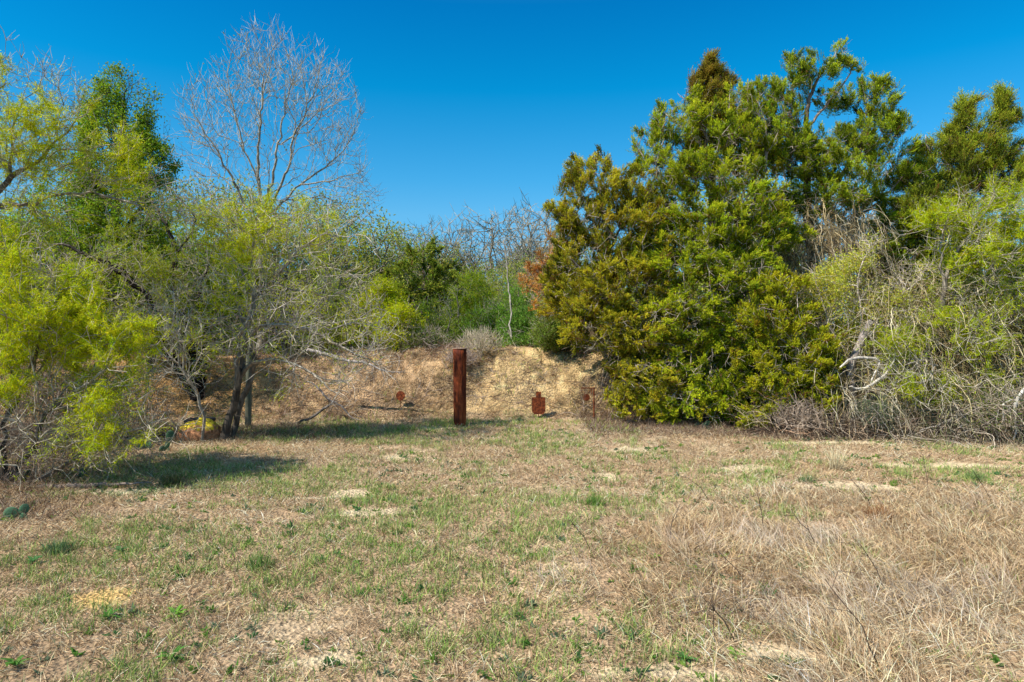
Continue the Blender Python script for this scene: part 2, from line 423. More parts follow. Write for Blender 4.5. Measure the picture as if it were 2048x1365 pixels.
def green_mask(x, y):
    m = patches(GREEN, x, y); nz = fbm(x, y, .7, 1); n2 = fbm(x, y, .22, 6)
    return np.clip(m * 1.1 + .10 + (nz - .5) * 1.2 + (n2 - .5) * .9, 0, 1)
def tall_mask(x, y):
    return np.clip(patches(TALL, x, y) + (fbm(x, y, .5, 2) - .5) * .6, 0, 1)
def soil_color(x, y, m):
    n1 = fbm(x, y, 1.2, 0)[:, None]; n2 = fbm(x, y, .18, 4)[:, None]
    field = A([.50, .36, .23]) * (.6 + .8 * n2) + A([.03, .0, -.02]) * n1
    sm = np.clip(sand_mask(x, y), 0, 1)[:, None]
    orange = np.exp(-((x - gp(205, 1195)[0]) ** 2 + (y - gp(205, 1195)[1]) ** 2) / .3)[:, None]
    sand = A([.76, .60, .38]) * (1 - orange) + A([.80, .52, .20]) * orange
    c = field * (1 - sm) + sand * sm * (.75 + .5 * n2)
    bx = sstep(-2.0, -.2, x)[:, None]
    lft = sstep(-4.2, -5.2, x)[:, None]
    bc = A([.54, .36, .20]) * (1 - bx) + A([.68, .48, .235]) * bx
    bc = bc * (1 - lft) + A([.62, .36, .14]) * lft
    bc = bc * (.45 + 1.1 * n2)
    mm = sstep(.02, .15, m)[:, None]
    return np.clip(c * (1 - mm) + bc * mm, 0, .8)
def sheet(name, xs, ys, hf, colf):
    X, Y = np.meshgrid(xs, ys); x = X.ravel(); y = Y.ravel(); z = hf(x, y); nx = len(xs); ny = len(ys)
    i = np.arange(nx - 1)[None] + np.arange(ny - 1)[:, None] * nx; i = i.ravel()
    return mk(name, np.stack([x, y, z], 1), [np.stack([i, i + 1, i + nx + 1, i + nx], 1)], M_soil, colf(x, y), None, True)
def gcol(x, y):
    c = soil_color(x, y, 0 * x); far = sstep(15, 22, y)[:, None]
    return c * (1 - far) + A([.10, .10, .05]) * far
xs = np.concatenate([[-600, -300, -150, -80, -50, -35, -25], np.arange(-18, 18, .09), [18, 25, 35, 50, 80, 150, 300, 600]])
ys = np.concatenate([[-300, -100, -40, -15, -5, -2], np.arange(0, 17, .07), [17.5, 18.5, 20, 23, 27, 33, 42, 60, 90, 150, 300, 700]])
tag(sheet('ground', xs, ys, ground_h, gcol), kind='structure')
def bermz(x, y):
    b, m = berm_h(x, y); clod = .05 * np.clip(fbm(x, y, .09, 2, 2) - .45, 0, 1) * m
    return ground_h(x, y) + b + clod - .03 * (m < .004) 
tag(sheet('earth_berm', np.arange(-15, 10, .035), np.arange(9.0, 16.9, .035), bermz, lambda x, y: soil_color(x, y, berm_h(x, y)[1])), kind='structure')

# ================================================================== GRASS
def blades(x, y, ln, wd, lean, az, col, bend, rg):
    n = len(x); z = hh(x, y) - .005
    B = np.stack([x, y, z], 1)
    h = np.stack([np.cos(az), np.sin(az), 0 * az], 1)
    d1 = h * np.sin(lean)[:, None] + A([0, 0, 1.]) * np.cos(lean)[:, None]
    l2 = np.clip(lean + bend, -.2, 1.62)
    d2 = h * np.sin(l2)[:, None] + A([0, 0, 1.]) * np.cos(l2)[:, None]
    az2 = rg.uniform(0, 2 * math.pi, n)
    S = np.stack([np.cos(az2), np.sin(az2), rg.normal(0, .3, n)], 1); S = unit(S - d1 * (S * d1).sum(1)[:, None])
    m = B + d1 * (ln * .5)[:, None]; t = m + d2 * (ln * .5)[:, None]
    W = S * wd[:, None] * .5
    V = np.stack([B - W, B + W, m - W * .8, m + W * .8, t], 1).reshape(-1, 3)
    b = np.arange(n)[:, None] * 5
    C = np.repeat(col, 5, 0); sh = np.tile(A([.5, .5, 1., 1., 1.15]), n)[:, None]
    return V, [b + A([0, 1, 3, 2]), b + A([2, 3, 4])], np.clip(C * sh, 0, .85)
def field_points(n, rg, y0=2.3, y1=12.6, pw=1.0, wide=.95):
    # areal density falls off slowly with distance
    u = rg.random(n); a = 2 - pw
    y = (y0 ** a + u * (y1 ** a - y0 ** a)) ** (1 / a)
    x = rg.uniform(-1, 1, n) * (y * .86 + 2.4)
    return x, y
DRY = A([[.60, .46, .33], [.50, .36, .25], [.70, .57, .43], [.36, .24, .16], [.58, .48, .40], [.64, .46, .27], [.20, .125, .08], [.76, .66, .55]])
def dry_cols(n, rg, x, y):
    p = A([.2, .2, .14, .14, .12, .08, .08, .04])
    c = DRY[rg.choice(len(DRY), n, p=p)] * rg.uniform(.6, 1.65, (n, 1))
    big = fbm(x, y, 1.1, 7)[:, None] - .5
    return np.clip(c * (1 + big * A([.35, .45, .6])) * A([.97, .955, .80]), .01, .85)
rg = np.random.default_rng(11)
# matted dry grass
n = 680000; x, y = field_points(n, rg, pw=1.15)
b_, m_ = berm_h(x, y); sm = sand_mask(x, y); gm = green_mask(x, y); tm = tall_mask(x, y)
keep = (rg.random(n) > sm * .93) & (rg.random(n) > gm * .62) & (m_ < .05) & (vnoise(x, y, .12, 4) > .16 + .16 * (vnoise(x, y, .9, 2) > .5)); x = x[keep]; y = y[keep]; tm = tm[keep]; n = len(x)
ln = rg.uniform(.035, .11, n) * (1 + tm * 1.0); lean = np.clip(rg.normal(1.15, .32, n) - tm * .15, .0, 1.52)
wd = rg.uniform(.0022, .0042, n) * (.75 + y * .085)
az = rg.uniform(0, 2 * math.pi, n); az = np.where(rg.random(n) < .35, 2.4 + vnoise(x, y, .6, 5) * 4 + rg.normal(0, .4, n), az)
V, Fq, C = blades(x, y, ln, wd, lean, az, dry_cols(n, rg, x, y), rg.uniform(-.1, .6, n), rg)
tag(mk('dry_grass', V, Fq, M_grass, C), 'matted tan dry grass covering the open clearing', 'grass', kind='stuff')
# green grass
n = 680000; x, y = field_points(n, rg, pw=1.1)
b_, m_ = berm_h(x, y); g = green_mask(x, y); tuft = sstep(.50, .66, vnoise(x, y, .09, 2))
keep = (rg.random(n) < sstep(.10, .55, g) * (.28 + .72 * tuft)) & (rg.random(n) > sand_mask(x, y) * .85) & (rg.random(n) > tall_mask(x, y) * .75) & (m_ < .12)
x = x[keep]; y = y[keep]; n = len(x)
GC = A([[.27, .40, .08], [.17, .31, .06], [.42, .46, .15], [.24, .33, .14], [.50, .48, .22]])
c = GC[rg.choice(5, n, p=[.3, .22, .22, .12, .14])] * rg.uniform(.7, 1.25, (n, 1))
V, Fq, C = blades(x, y, rg.uniform(.03, .10, n), rg.uniform(.0026, .0045, n) * (.75 + y * .08), np.abs(rg.normal(.45, .4, n)), rg.uniform(0, 6.3, n), c, rg.uniform(0, .6, n), rg)
tag(mk('green_grass', V, Fq, M_grass, C), 'short green grass growing in patches through the dry grass', 'grass', kind='stuff')
# tall dry grass on the right, in wisps that lean together
n = 240000; x, y = field_points(n, rg, y0=2.3, y1=10, pw=1.0)
t = tall_mask(x, y); wisp = sstep(.44, .60, vnoise(x, y, .12, 3))
keep = (rg.random(n) < sstep(.15, .75, t) * (.12 + .88 * wisp)) & (rg.random(n) > sand_mask(x, y)); x = x[keep]; y = y[keep]; t = t[keep]; n = len(x)
dirf = 2.5 + (vnoise(x, y, .38, 1) - .5) * 5.0
c = dry_cols(n, rg, x, y) * A([1.12, 1.10, 1.12]); pal = sstep(.5, .7, vnoise(x, y, .45, 6))[:, None]; c = c * (1 - pal * .5) + A([.66, .57, .50]) * pal * .5 * rg.uniform(.7, 1.2, (n, 1))
V, Fq, C = blades(x, y, rg.uniform(.07, .27, n) * (.6 + .5 * t), rg.uniform(.0020, .0034, n) * (.8 + y * .07), np.clip(rg.normal(.70, .28, n), .05, 1.4), dirf + rg.normal(0, .7, n), c, rg.uniform(0, .7, n), rg)
tag(mk('tall_dry_grass', V, Fq, M_grass, C), 'tall wispy straw coloured grass leaning in the right foreground', 'grass', kind='stuff')
# dry grass and litter on the berm and along the tree line
n = 520000; x = rg.uniform(-12, 6.5, n); y = rg.uniform(9.5, 15.4, n)
b_, m_ = berm_h(x, y)
bare = sstep(.50, .62, fbm(x, y, .4, 4)) * .8
chute = np.exp(-((x - .02 - .12 * (y - 12)) / .25) ** 2) * (m_ > .05)
topr = sstep(-.1, .3, x) * (1 - sstep(1.6, 1.9, x)) * sstep(12.9, 13.3, y) * .8
hol = np.exp(-((x + 5.6) / .9) ** 2) * .8
keep = (m_ > .02) & (rg.random(n) > bare) & (rg.random(n) > chute * .92) & (rg.random(n) > topr) & (rg.random(n) > hol) & (vnoise(x, y, .10, 1) > .30)
x = x[keep]; y = y[keep]; n = len(x)
V, Fq, C = blades(x, y, rg.uniform(.04, .16, n), rg.uniform(.0030, .0052, n), np.clip(rg.normal(1.0, .35, n), 0, 1.5), rg.uniform(0, 6.3, n) * .6 + 3.5, dry_cols(n, rg, x, y) * A([.95, .86, .80]) * (.45 + .85 * sstep(.35, .6, fbm(x, y, .35, 2)))[:, None], rg.uniform(0, .7, n), rg)
tag(mk('berm_grass', V, Fq, M_grass, C), 'sparse dry grass and dead stems over the slope of the earth berm', 'grass', kind='stuff')
n = 16000; x = rg.uniform(-11, 4, n); y = rg.uniform(10.6, 14.5, n); g = fbm(x, y, .3, 3)
keep = rg.random(n) < sstep(.56, .70, g); x = x[keep]; y = y[keep]; n = len(x)
c = GC[rg.choice(3, n)] * rg.uniform(.8, 1.3, (n, 1)) * A([1.2, 1.15, .7])
V, Fq, C = blades(x, y, rg.uniform(.05, .14, n), rg.uniform(.005, .009, n), np.abs(rg.normal(.4, .4, n)), rg.uniform(0, 6.3, n), c, rg.uniform(0, .6, n), rg)
tag(mk('berm_weeds', V, Fq, M_grass, C), 'thin scatter of green weeds on the face of the earth berm', 'weeds', kind='stuff')
# leaf and twig litter beneath the trees at both sides (brown)
n = 150000; x = np.concatenate([rg.uniform(-9.5, -2.6, n // 2), rg.uniform(1.2, 10.5, n // 2)]); y = np.concatenate([rg.uniform(5.6, 11.5, n // 2), rg.uniform(8.9, 13.0, n // 2)])
edge = np.where(x < 0, sstep(-.55, -.75, x / y + .06 * (fbm(x, y, .8, 2) - .5)) * .9 + sstep(9.4, 10.4, y) * .7 * sstep(-2.2, -3.0, x), sstep(9.9, 10.6, y + .06 * np.clip(x - 2, 0, 9) ** 1.3 + .5 * (fbm(x, y, .6, 3) - .5)))
keep = rg.random(n) < edge; x = x[keep]; y = y[keep]; n = len(x)
c = A([[.30, .20, .13], [.20, .125, .08], [.40, .31, .23], [.13, .085, .06]])[rg.choice(4, n)] * rg.uniform(.6, 1.25, (n, 1))
V, Fq, C = blades(x, y, rg.uniform(.05, .22, n), rg.uniform(.003, .006, n), np.clip(rg.normal(1.0, .4, n), 0, 1.5), rg.uniform(0, 6.3, n), c, rg.uniform(0, .7, n), rg)
tag(mk('leaf_litter', V, Fq, M_grass, C), 'brown litter of dead stems and leaves beneath the trees', 'litter', kind='stuff')
def stems(name, n, xr, yr, cond, lr, rr, cols, label, rg):
    x = rg.uniform(*xr, n); y = rg.uniform(*yr, n); k_ = cond(x, y); x = x[k_]; y = y[k_]; n = len(x)
    d = unit(np.stack([rg.normal(size=n), rg.normal(size=n) * .6, rg.uniform(-.1, .7, n)], 1)); P = np.stack([x, y, hh(x, y)], 1); L = rg.uniform(*lr, n); r = rg.uniform(*rr, n)
    col = A(cols)[rg.choice(len(cols), n)] * rg.uniform(.6, 1.3, (n, 1)); Vs = []; Fs = []; Cs = []; off = 0
    for k in range(4):
        d2 = unit(d + rdir(n, rg) * .35 + A([0, 0, -.15])); P2 = P + d2 * (L * .25)[:, None]; P2[:, 2] = np.maximum(P2[:, 2], hh(P2[:, 0], P2[:, 1]) + .004)
        V, Fq = tubes(P, P2, r, r * .85, d, d2, 3); Vs.append(V); Fs.append(Fq + off); off += len(V); Cs.append(np.repeat(col, 6, 0)); P, d, r = P2, d2, r * .85
    tag(mk(name, np.concatenate(Vs), [np.concatenate(Fs)], M_bark, np.concatenate(Cs)), label, 'twigs', kind='stuff')
stems('berm_twigs', 15000, (-10, 3), (11.0, 14.6), lambda x, y: (berm_h(x, y)[1] > .03) & (fbm(x, y, .5, 6) > .47) & ((x < -.2) | (fbm(x, y, .5, 6) > .56)), (.12, .5), (.002, .0045),
      [(.30, .22, .17), (.44, .35, .29), (.12, .08, .06), (.04, .03, .025), (.22, .12, .08)], 'scatter of dead twigs and dark stems over the earth berm', rg)
# low weeds as ground cover
n = 6800; x, y = field_points(n, rg, pw=1.3, y1=11)
keep = rg.random(n) < sstep(.35, .75, fbm(x, y, .9, 3)) * .7 * (1 - .6 * tall_mask(x, y)); x = x[keep]; y = y[keep]; n = len(x)
k = rg.integers(5, 14, n); ii = np.repeat(np.arange(n), k); q = len(ii)
sz = rg.uniform(.5, 1.3, n)[ii]
xx = x[ii] + rg.normal(0, .012, q) * sz; yy = y[ii] + rg.normal(0, .012, q) * sz
B = np.stack([xx, yy, hh(xx, yy) + .003], 1); D = unit(np.stack([rg.normal(size=q), rg.normal(size=q), rg.uniform(.3, 1.1, q)], 1))
cw = A([[.12, .26, .045], [.09, .20, .07], [.20, .32, .06], [.16, .22, .13]])[rg.choice(4, n)][ii] * rg.uniform(.75, 1.25, (q, 1))
V, Q, C = diamonds(B, D, rg.uniform(.02, .055, q) * sz, rg.uniform(.010, .022, q) * sz, rg, cw, .15)
tag(mk('low_weeds', V, [Q], M_leaf, C), 'small green broad leafed weeds dotted through the dry grass', 'weeds', kind='stuff')

# ---- individual broad leafed weeds near the camera
def weed(px, py, s, seed, label, col=(.15, .34, .05), nl=9):
    rg = np.random.default_rng(seed); X, Y = gp(px, py); base = (X, Y, float(hh(X, Y)))
    r = empty('green_weed', base, label, 'weed', 'broad leafed weeds in the grass')
    n = nl; az = np.arange(n) / n * 6.28 + rg.normal(0, .3, n); el = rg.uniform(.3, 1.2, n)
    Vs = []; Fs = []; Cs = []; off = 0
    for a, e in zip(az, el):
        L = s * rg.uniform(.5, 1.0); W = L * rg.uniform(.22, .36); h = A([math.cos(a), math.sin(a), 0]); sd = A([-h[1], h[0], 0])
        for t in np.linspace(0, 1, 6):
            c = h * L * t * math.cos(e * (1 - .4 * t)) + A([0, 0, L * (math.sin(e) * t - .35 * t * t)]) + A([0, 0, .005])
            w = W * .5 * math.sin(math.pi * min(1, t * .92 + .06)) ** .8
            Vs += [c - sd * w + A([0, 0, w * .5]), c, c + sd * w + A([0, 0, w * .5])]
            k = rg.uniform(.85, 1.1); Cs += [A(col) * k, A(col) * 1.3 * k, A(col) * k]
        for q in range(5):
            b = off + q * 3; Fs += [[b, b + 1, b + 4, b + 3], [b + 1, b + 2, b + 5, b + 4]]
        off += 18
    mk('leaf', A(Vs), [A(Fs)], M_leaf, A(Cs), r, True)
for a in [(1468, 1318, .075, 1, 'bright green broad leafed weed at the edge of the pale sand patch', (.24, .46, .06), 8),
          (1310, 1122, .07, 2, 'small bright green weed among pale dry grass right of the green strip', (.22, .40, .06), 9),
          (350, 1235, .085, 3, 'low lime green weed below the orange sand patch', (.2, .40, .06), 12),
          (215, 1240, .08, 4, 'spreading dark green weed left of the lime green one by the orange sand', (.10, .26, .05), 12),
          (240, 1110, .075, 5, 'round dusty green weed clump in the left foreground grass', (.12, .24, .09), 14),
          (345, 1315, .09, 6, 'tall leafy dark green weed at the lower left', (.10, .25, .05), 10),
          (30, 1335, .09, 7, 'leafy green weed in the lower left corner of the clearing', (.13, .30, .06), 10),
          (1455, 1180, .06, 8, 'dark green little weed just above the small sand spot', (.09, .24, .05), 9),
          (1370, 1325, .07, 9, 'dark green weed left of the bright one by the pale sand', (.09, .25, .06), 11),
          (65, 1130, .08, 10, 'pointed leafed green weed right of the big prickly pear', (.10, .24, .08), 12),
          (410, 1140, .05, 11, 'small round green weed left of the green grass strip', (.14, .30, .06), 9),
          (600, 1195, .05, 12, 'little dark weed right of the orange sand patch', (.08, .2, .06), 8)]:
    weed(*a)

# ---- dry weed stalks in the right foreground
def stalk(px, py, h, seed, label):
    rg = np.random.default_rng(seed); X, Y = gp(px, py); base = (X, Y, float(hh(X, Y)))
    s = Skel(); lx = rg.normal(-.08, .14); s.limb([(0, 0, -.02, .0030), (lx * .4, 0, h * .5, .0026), (lx, rg.normal(0, .04), h, .0018)], step=.06, jit=.004, rg=rg)
    T = A([[lx + rg.normal(0, .10), rg.normal(0, .06), h * rg.uniform(.65, 1.15)] for _ in range(7)])
    s.tips(T, w=.2, step=.05, rg=rg, jit=.004, minidx=int(len(s.P) * .4)); s.radii(.0013)
    g = skel_mesh(s, 0, 9, 4, lambda r, V, q: np.tile(A([[.10, .07, .05]]), (len(V), 1)) * q.uniform(.7, 1.5, (len(V), 1)), rg)
    o = mk('weed_stalk', g[0], g[1], M_bark, g[2]); o.location = base
    tag(o, label, 'stalk', 'dark dry weed stalks standing in the tall grass')
for i, a in enumerate([(1428, 1290, .34, 'forked dark dry stalk standing beside the small twig on bare soil'), (1475, 1290, .22, 'short dark stalk right of the forked one'), (1500, 1185, .24, 'cluster of thin dark stalks above the bare soil'),
          (1530, 1080, .34, 'dark upright stalk in the middle of the pale wispy grass'), (1640, 1110, .32, 'bent dark stalk in front of the reddish grass clump'), (1340, 1085, .30, 'thin dark stalk at the left edge of the tall dry grass'),
          (1745, 1020, .30, 'thin dark stalk behind the reddish grass clump'), (1856, 990, .38, 'tall branched dark stalk near the brush on the right'), (1775, 1190, .30, 'leaning dark stalk right of centre in the tall grass'),
          (1760, 1345, .40, 'long dark stalk at the bottom right edge of the clearing'), (1420, 1000, .22, 'small dark stalk on the far edge of the tall grass'), (1185, 1110, .24, 'thin dark stalk at the end of the green strip'), (1985, 1000, .3, 'rightmost thin dark stalk near the brush')]):
    stalk(a[0], a[1], a[2], 50 + i, a[3])

# ---- bunch grasses that stand out
def bunch(px, py, n, h, spread, cols, seed, label, wdt=.004):
    rg = np.random.default_rng(seed); X, Y = gp(px, py); az = rg.uniform(0, 6.3, n)
    x = X + rg.normal(0, .05, n); y = Y + rg.normal(0, .04, n)
    c = A(cols)[rg.choice(len(cols), n)] * rg.uniform(.75, 1.2, (n, 1))
    V, Fq, C = blades(x, y, rg.uniform(.4, 1, n) * h, np.full(n, wdt), np.abs(rg.normal(0, spread, n)), az, c, rg.uniform(0, .5, n), rg)
    o = mk('bunch_grass', V, Fq, M_grass, C, loc=(X, Y, float(hh(X, Y)))); tag(o, label, 'grass clump', 'grass clumps standing out of the clearing')
bunch(1672, 938, 120, .42, .5, [(.78, .66, .42), (.66, .52, .30)], 1, 'pale yellow bunch grass with long spread stems on the open ground', .005)
bunch(1615, 965, 160, .12, .6, [(.12, .2, .09), (.16, .24, .09)], 2, 'low dark green grass tuft left of the pale bunch grass')
bunch(1755, 1040, 500, .20, .9, [(.30, .15, .07), (.40, .22, .10)], 3, 'reddish brown matted grass clump in the tall dry grass', .0035)
bunch(1190, 1010, 260, .13, .6, [(.12, .24, .04), (.16, .28, .06)], 4, 'bright green grass tuft at the right end of the green strip')
bunch(1950, 960, 260, .16, .5, [(.13, .22, .07), (.2, .28, .1)], 5, 'green grass tuft near the brush on the far right')
bunch(118, 1110, 260, .14, .6, [(.12, .2, .1), (.14, .22, .08)], 6, 'bluish green grass tuft near the big prickly pear')
bunch(520, 1135, 200, .13, .5, [(.12, .22, .05), (.18, .26, .08)], 7, 'green grass tuft left of the green strip')
bunch(345, 975, 420, .22, .6, [(.07, .11, .04), (.11, .16, .05), (.2, .16, .1)], 8, 'dark shaded weedy tuft in front of the left brush')

# ---- small twig lying on bare soil
def polytube(name, pts, label, cat, col=((.2, .15, .12), (.4, .34, .28)), seed=1, extra=0, group=None, mat=None, w=.2, spread=.25):
    rg = np.random.default_rng(seed); s = Skel(); s.limb([p for p in pts], step=.05, jit=.006, rg=rg)
    if extra:
        Pn = A(s.P); T = Pn[rg.integers(len(Pn) // 3, len(Pn), extra)] + rg.normal(0, spread, (extra, 3)); T = T[T[:, 2] > hh(T[:, 0], T[:, 1]) + .01]
        s.tips(T, w=w, step=.07, rg=rg, minidx=2, jit=.01)
    s.radii(.0022); g = skel_mesh(s, 0, 9, 7, bark_col(*col), rg)
    base = tuple(pts[0][:3]); o = mk(name, g[0], g[1], mat or M_bark, g[2], None, True, base)
    return tag(o, label, cat, group)
g0 = gp(1335, 1250); g1 = gp(1500, 1232)
polytube('fallen_twig', [(g0[0], g0[1], float(hh(*g0)) + .012, .004), ((g0[0] + g1[0]) / 2, (g0[1] + g1[1]) / 2 + .03, float(hh(*g0)) + .035, .0045), (g1[0], g1[1], float(hh(*g1)) + .02, .003)],
         'thin dry twig lying across bare soil in the right foreground', 'twig', ((.12, .08, .06), (.2, .14, .11)), 3, 3, spread=.05)

# ================================================================== STEEL TARGETS, POSTS
def cyl(name, r, h, k, mat, parent, loc=(0, 0, 0), taper=1., lean=(0, 0), wob=.0, seg=8):
    rg = np.random.default_rng(5); a = np.arange(k) / k * 6.2831853; V = []; Fs = []
    for i in range(seg + 1):
        t = i / seg; rr = r * (1 + (taper - 1) * t) * (1 + rg.normal(0, wob))
        V += [(rr * math.cos(q) + lean[0] * t, rr * math.sin(q) + lean[1] * t, h * t) for q in a]
    for i in range(seg):
        for j in range(k): Fs.append((i * k + j, i * k + (j + 1) % k, (i + 1) * k + (j + 1) % k, (i + 1) * k + j))
    me = bpy.data.meshes.new(name); me.from_pydata(V, [], Fs + [tuple(range(k))[::-1], tuple(range(seg * k, seg * k + k))])
    for p in me.polygons: p.use_smooth = len(p.vertices) == 4
    me.materials.append(mat); o = bpy.data.objects.new(name, me); COL.objects.link(o); o.location = loc
    if parent: o.parent = parent
    return o
def bar(name, p0, p1, r, mat, parent, k=8):
    p0 = A(p0, float)[None]; p1 = A(p1, float)[None]; d = unit(p1 - p0)
    V, Fq = tubes(p0, p1, A([r]), A([r]), d, d, k)
    return mk(name, V, [Fq, A([list(range(k))[::-1]]), A([list(range(k, 2 * k))])], mat, None, parent, False)
bx, by, bz = gb(920, 11.35)
pp = empty('steel_pipe', (bx, by, bz), 'thick rust brown steel pipe standing upright in front of the berm', 'pipe')
cyl('pipe_body', .104, 1.33, 40, M_pipe, pp, (0, 0, -.06), 1.08, (-.004, .0), .011, 14)
cyl('cap', .118, .014, 40, M_cap, pp, (-.004, 0, 1.268), 1.0, seg=1)
bx, by, bz = gb(496, 11.3)
wpst = empty('timber_post', (bx, by, bz), 'weathered grey green timber post standing beside the leaning mesquite trunk', 'post')
cyl('post_body', .052, 1.66, 18, M_wood, wpst, (0, 0, -.06), .95, (.03, 0), .02, 12)
cyl('post_top', .046, .012, 18, M_log, wpst, (.031, 0, 1.598), .9, seg=1)

def plate(name, outline, th, mat, parent, loc, rot=(0, 0, 0)):
    n = len(outline); V = [(a, -th / 2, b) for a, b in outline] + [(a, th / 2, b) for a, b in outline]
    Fs = [tuple(range(n)), tuple(range(n, 2 * n))[::-1]] + [(i + n, (i + 1) % n + n, (i + 1) % n, i) for i in range(n)]
    me = bpy.data.meshes.new(name); me.from_pydata(V, [], Fs); me.materials.append(mat)
    o = bpy.data.objects.new(name, me); COL.objects.link(o); o.parent = parent; o.location = loc; o.rotation_euler = rot
    return o
Yt = 12.05; bx, by, bz = gb(1077.5, Yt); kk = Yt / F
tg = empty('torso_target', (bx, by, bz), 'rusty torso shaped steel target with square head on a short stake', 'target')
zt = wp(1077, 829, Yt)[2] - bz
o = [(-9, 0), (9, 0), (13.5, 6), (13.5, 34), (5.2, 34), (5.2, 45), (-5.2, 45), (-5.2, 34), (-13.5, 34), (-13.5, 6)]
plate('target_plate', [(a * kk, b * kk) for a, b in o], .010, M_rust, tg, (0, 0, zt), (math.radians(-6), 0, math.radians(4)))
bar('stake', (0, .03, -.05), (0, .035, zt + .2), .008, M_rust, tg)
for q in (-.06, .06):
    cyl('bolt', .008, .012, 8, M_rust, tg, (q, -.018, zt + .235)).rotation_euler = (math.pi / 2, 0, 0)
def disc(name, r, th, mat, parent, loc, rot=(0, 0, 0)):
    return plate(name, [(r * math.cos(a), r * math.sin(a)) for a in np.arange(32) / 32 * 6.2831853], th, mat, parent, loc, rot)
Yt = 11.85; bx, by, bz = gb(1188, Yt); kk = Yt / F
fr = empty('gong_frame', (bx, by, bz), 'thin rusty steel stand with one post and a side arm next to the juniper', 'stand')
zt = wp(1188, 775, Yt)[2] - bz
bar('post', (0, 0, -.06), (0, 0, zt), .013, M_rust, fr)
bar('crossbar', (.004, 0, zt - .012), (-26 * kk, 0, zt - .016), .009, M_rust, fr)
bar('brace', (-5 * kk, 0, zt - .02), (-5 * kk, 0, zt - 14 * kk), .007, M_rust, fr)
bar('hook', (-25 * kk, 0, zt - .016), (-23 * kk, 0, zt - .08), .004, M_rust, fr)
gx, gy, gz = wp(1173, 795.5, Yt - .03)
gg = empty('round_gong', (gx, gy, gz), 'small round rusty steel gong hanging from the arm of the stand', 'target')
disc('gong_plate', 6.8 * kk, .010, M_rust, gg, (0, 0, 0), (0, 0, .15))
bar('hanger', (-.03, 0, .03), (-.045, .02, .135), .003, M_rust, gg); bar('hanger', (.03, 0, .03), (.045, .02, .135), .003, M_rust, gg)
Yt = 12.3; bx, by, bz = gb(801, Yt); kk = Yt / F; zt = wp(801, 792, Yt)[2] - bz
rt = empty('round_target', (bx, by, bz), 'dark rusty round steel plate in front of the berm left of the pipe', 'target')
disc('target_plate', 9.5 * kk, .010, M_rust, rt, (0, 0, zt), (-.1, 0, -.25)); bar('stake', (0, .03, -.08), (0, .03, zt + .04), .008, M_rust, rt)
cyl('bolt', .009, .014, 8, M_rust, rt, (0, -.012, zt + .03)).rotation_euler = (math.pi / 2, 0, 0)

# ---- yellow topped boulder and black tub by the leaning trunk
def boulder():
    rg = np.random.default_rng(4); bx, by, bz = gb(398, 9.95); nu, nv = 40, 20; V = []; Cc = []; Fs = []
    for j in range(nv + 1):
        ph = j / nv * math.pi / 2 * 1.12 - .12
        for i in range(nu):
            a = i / nu * 6.2831853; ca, sa = math.cos(a), math.sin(a)
            r = 1 + .10 * (fbm(A([ca * 2 + 5]), A([sa * 2 + ph * 2]), .9, 3)[0] - .5) * 2 + .03 * rg.normal()
            rr = max(math.cos(ph), 0) ** .75
            x = .315 * ca * rr * r; y = .24 * sa * rr * r; z = .30 * math.sin(ph) * (1 + .12 * ca * .6) * (.94 + .06 * r)
            V.append((x, y, z)); t = z + .04 * rg.normal()
            yel = .20 + .03 * math.sin(a * 3)
            Cc.append(A([.72, .56, .04]) * rg.uniform(.75, 1.1) if t > yel else A([.42, .20, .10]) * rg.uniform(.5, 1.3))
    for j in range(nv):
        for i in range(nu): Fs.append((j * nu + i, j * nu + (i + 1) % nu, (j + 1) * nu + (i + 1) % nu, (j + 1) * nu + i))
    o = mk('painted_boulder', A(V), [A(Fs)], M_bark, A(Cc), None, True); o.location = (bx, by, bz - .01)
    tag(o, 'low rounded orange brown lump with bright yellow top beside the leaning trunk', 'boulder')
boulder()
bx, by, bz = gb(397, 10.55)
tb = empty('rubber_tub', (bx, by, bz), 'low black tub lying behind the yellow topped lump', 'tub')
t_ = cyl('tub_body', .20, .20, 28, M_black, tb, (0, 0, .0), 1.1, (.02, 0), .01, 4)
cyl('rim', .228, .025, 28, M_black, tb, (.022, 0, .195), 1.0, seg=1)

# ---- prickly pears
def cactus(pads, label, group='prickly pear cacti at the edge of the brush'):
    x0, y0, z0 = pads[0][0], pads[0][1], pads[0][2]
    base = (x0, y0, float(hh(x0, y0))); r = empty('prickly_pear', base, label, 'cactus', group)
    for (x, y, z, rad, tilt, yaw) in pads:
        V = []; Fs = []; nu, nv = 20, 10
        for j in range(nv + 1):
            ph = -math.pi / 2 + math.pi * j / nv
            for i in range(nu):
                a = i / nu * 6.2831853; zz = math.sin(ph); q = math.cos(ph) * (1 + .12 * zz)
                V.append((rad * .8 * q * math.cos(a), rad * .16 * q * math.sin(a), rad * 1.15 * (zz + 1)))
        for j in range(nv):
            for i in range(nu): Fs.append((j * nu + i, j * nu + (i + 1) % nu, (j + 1) * nu + (i + 1) % nu, (j + 1) * nu + i))
        o = mk('pad', A(V, float), [A(Fs)], M_cactus, None, r, True); o.location = (x - base[0], y - base[1], z - base[2]); o.rotation_euler = (0, tilt, yaw)
def pads(px, py, Y, lst):
    out = []
    for (qx, qy, rp, tilt, yaw) in lst:
        x, y, z = wp(qx, qy, Y); out.append((x, y + random.Random(qx).uniform(-.05, .05), z, rp * Y / F, tilt, yaw))
    return out
cactus(pads(0, 0, 5.75, [(30, 1062, 15, -.35, .7), (24, 1058, 19, -.15, .3), (40, 1054, 14, .5, -.3), (44, 1032, 11, .35, .4), (70, 1060, 12, .9, .9)]), 'large dark prickly pear with several pads at the far left edge')
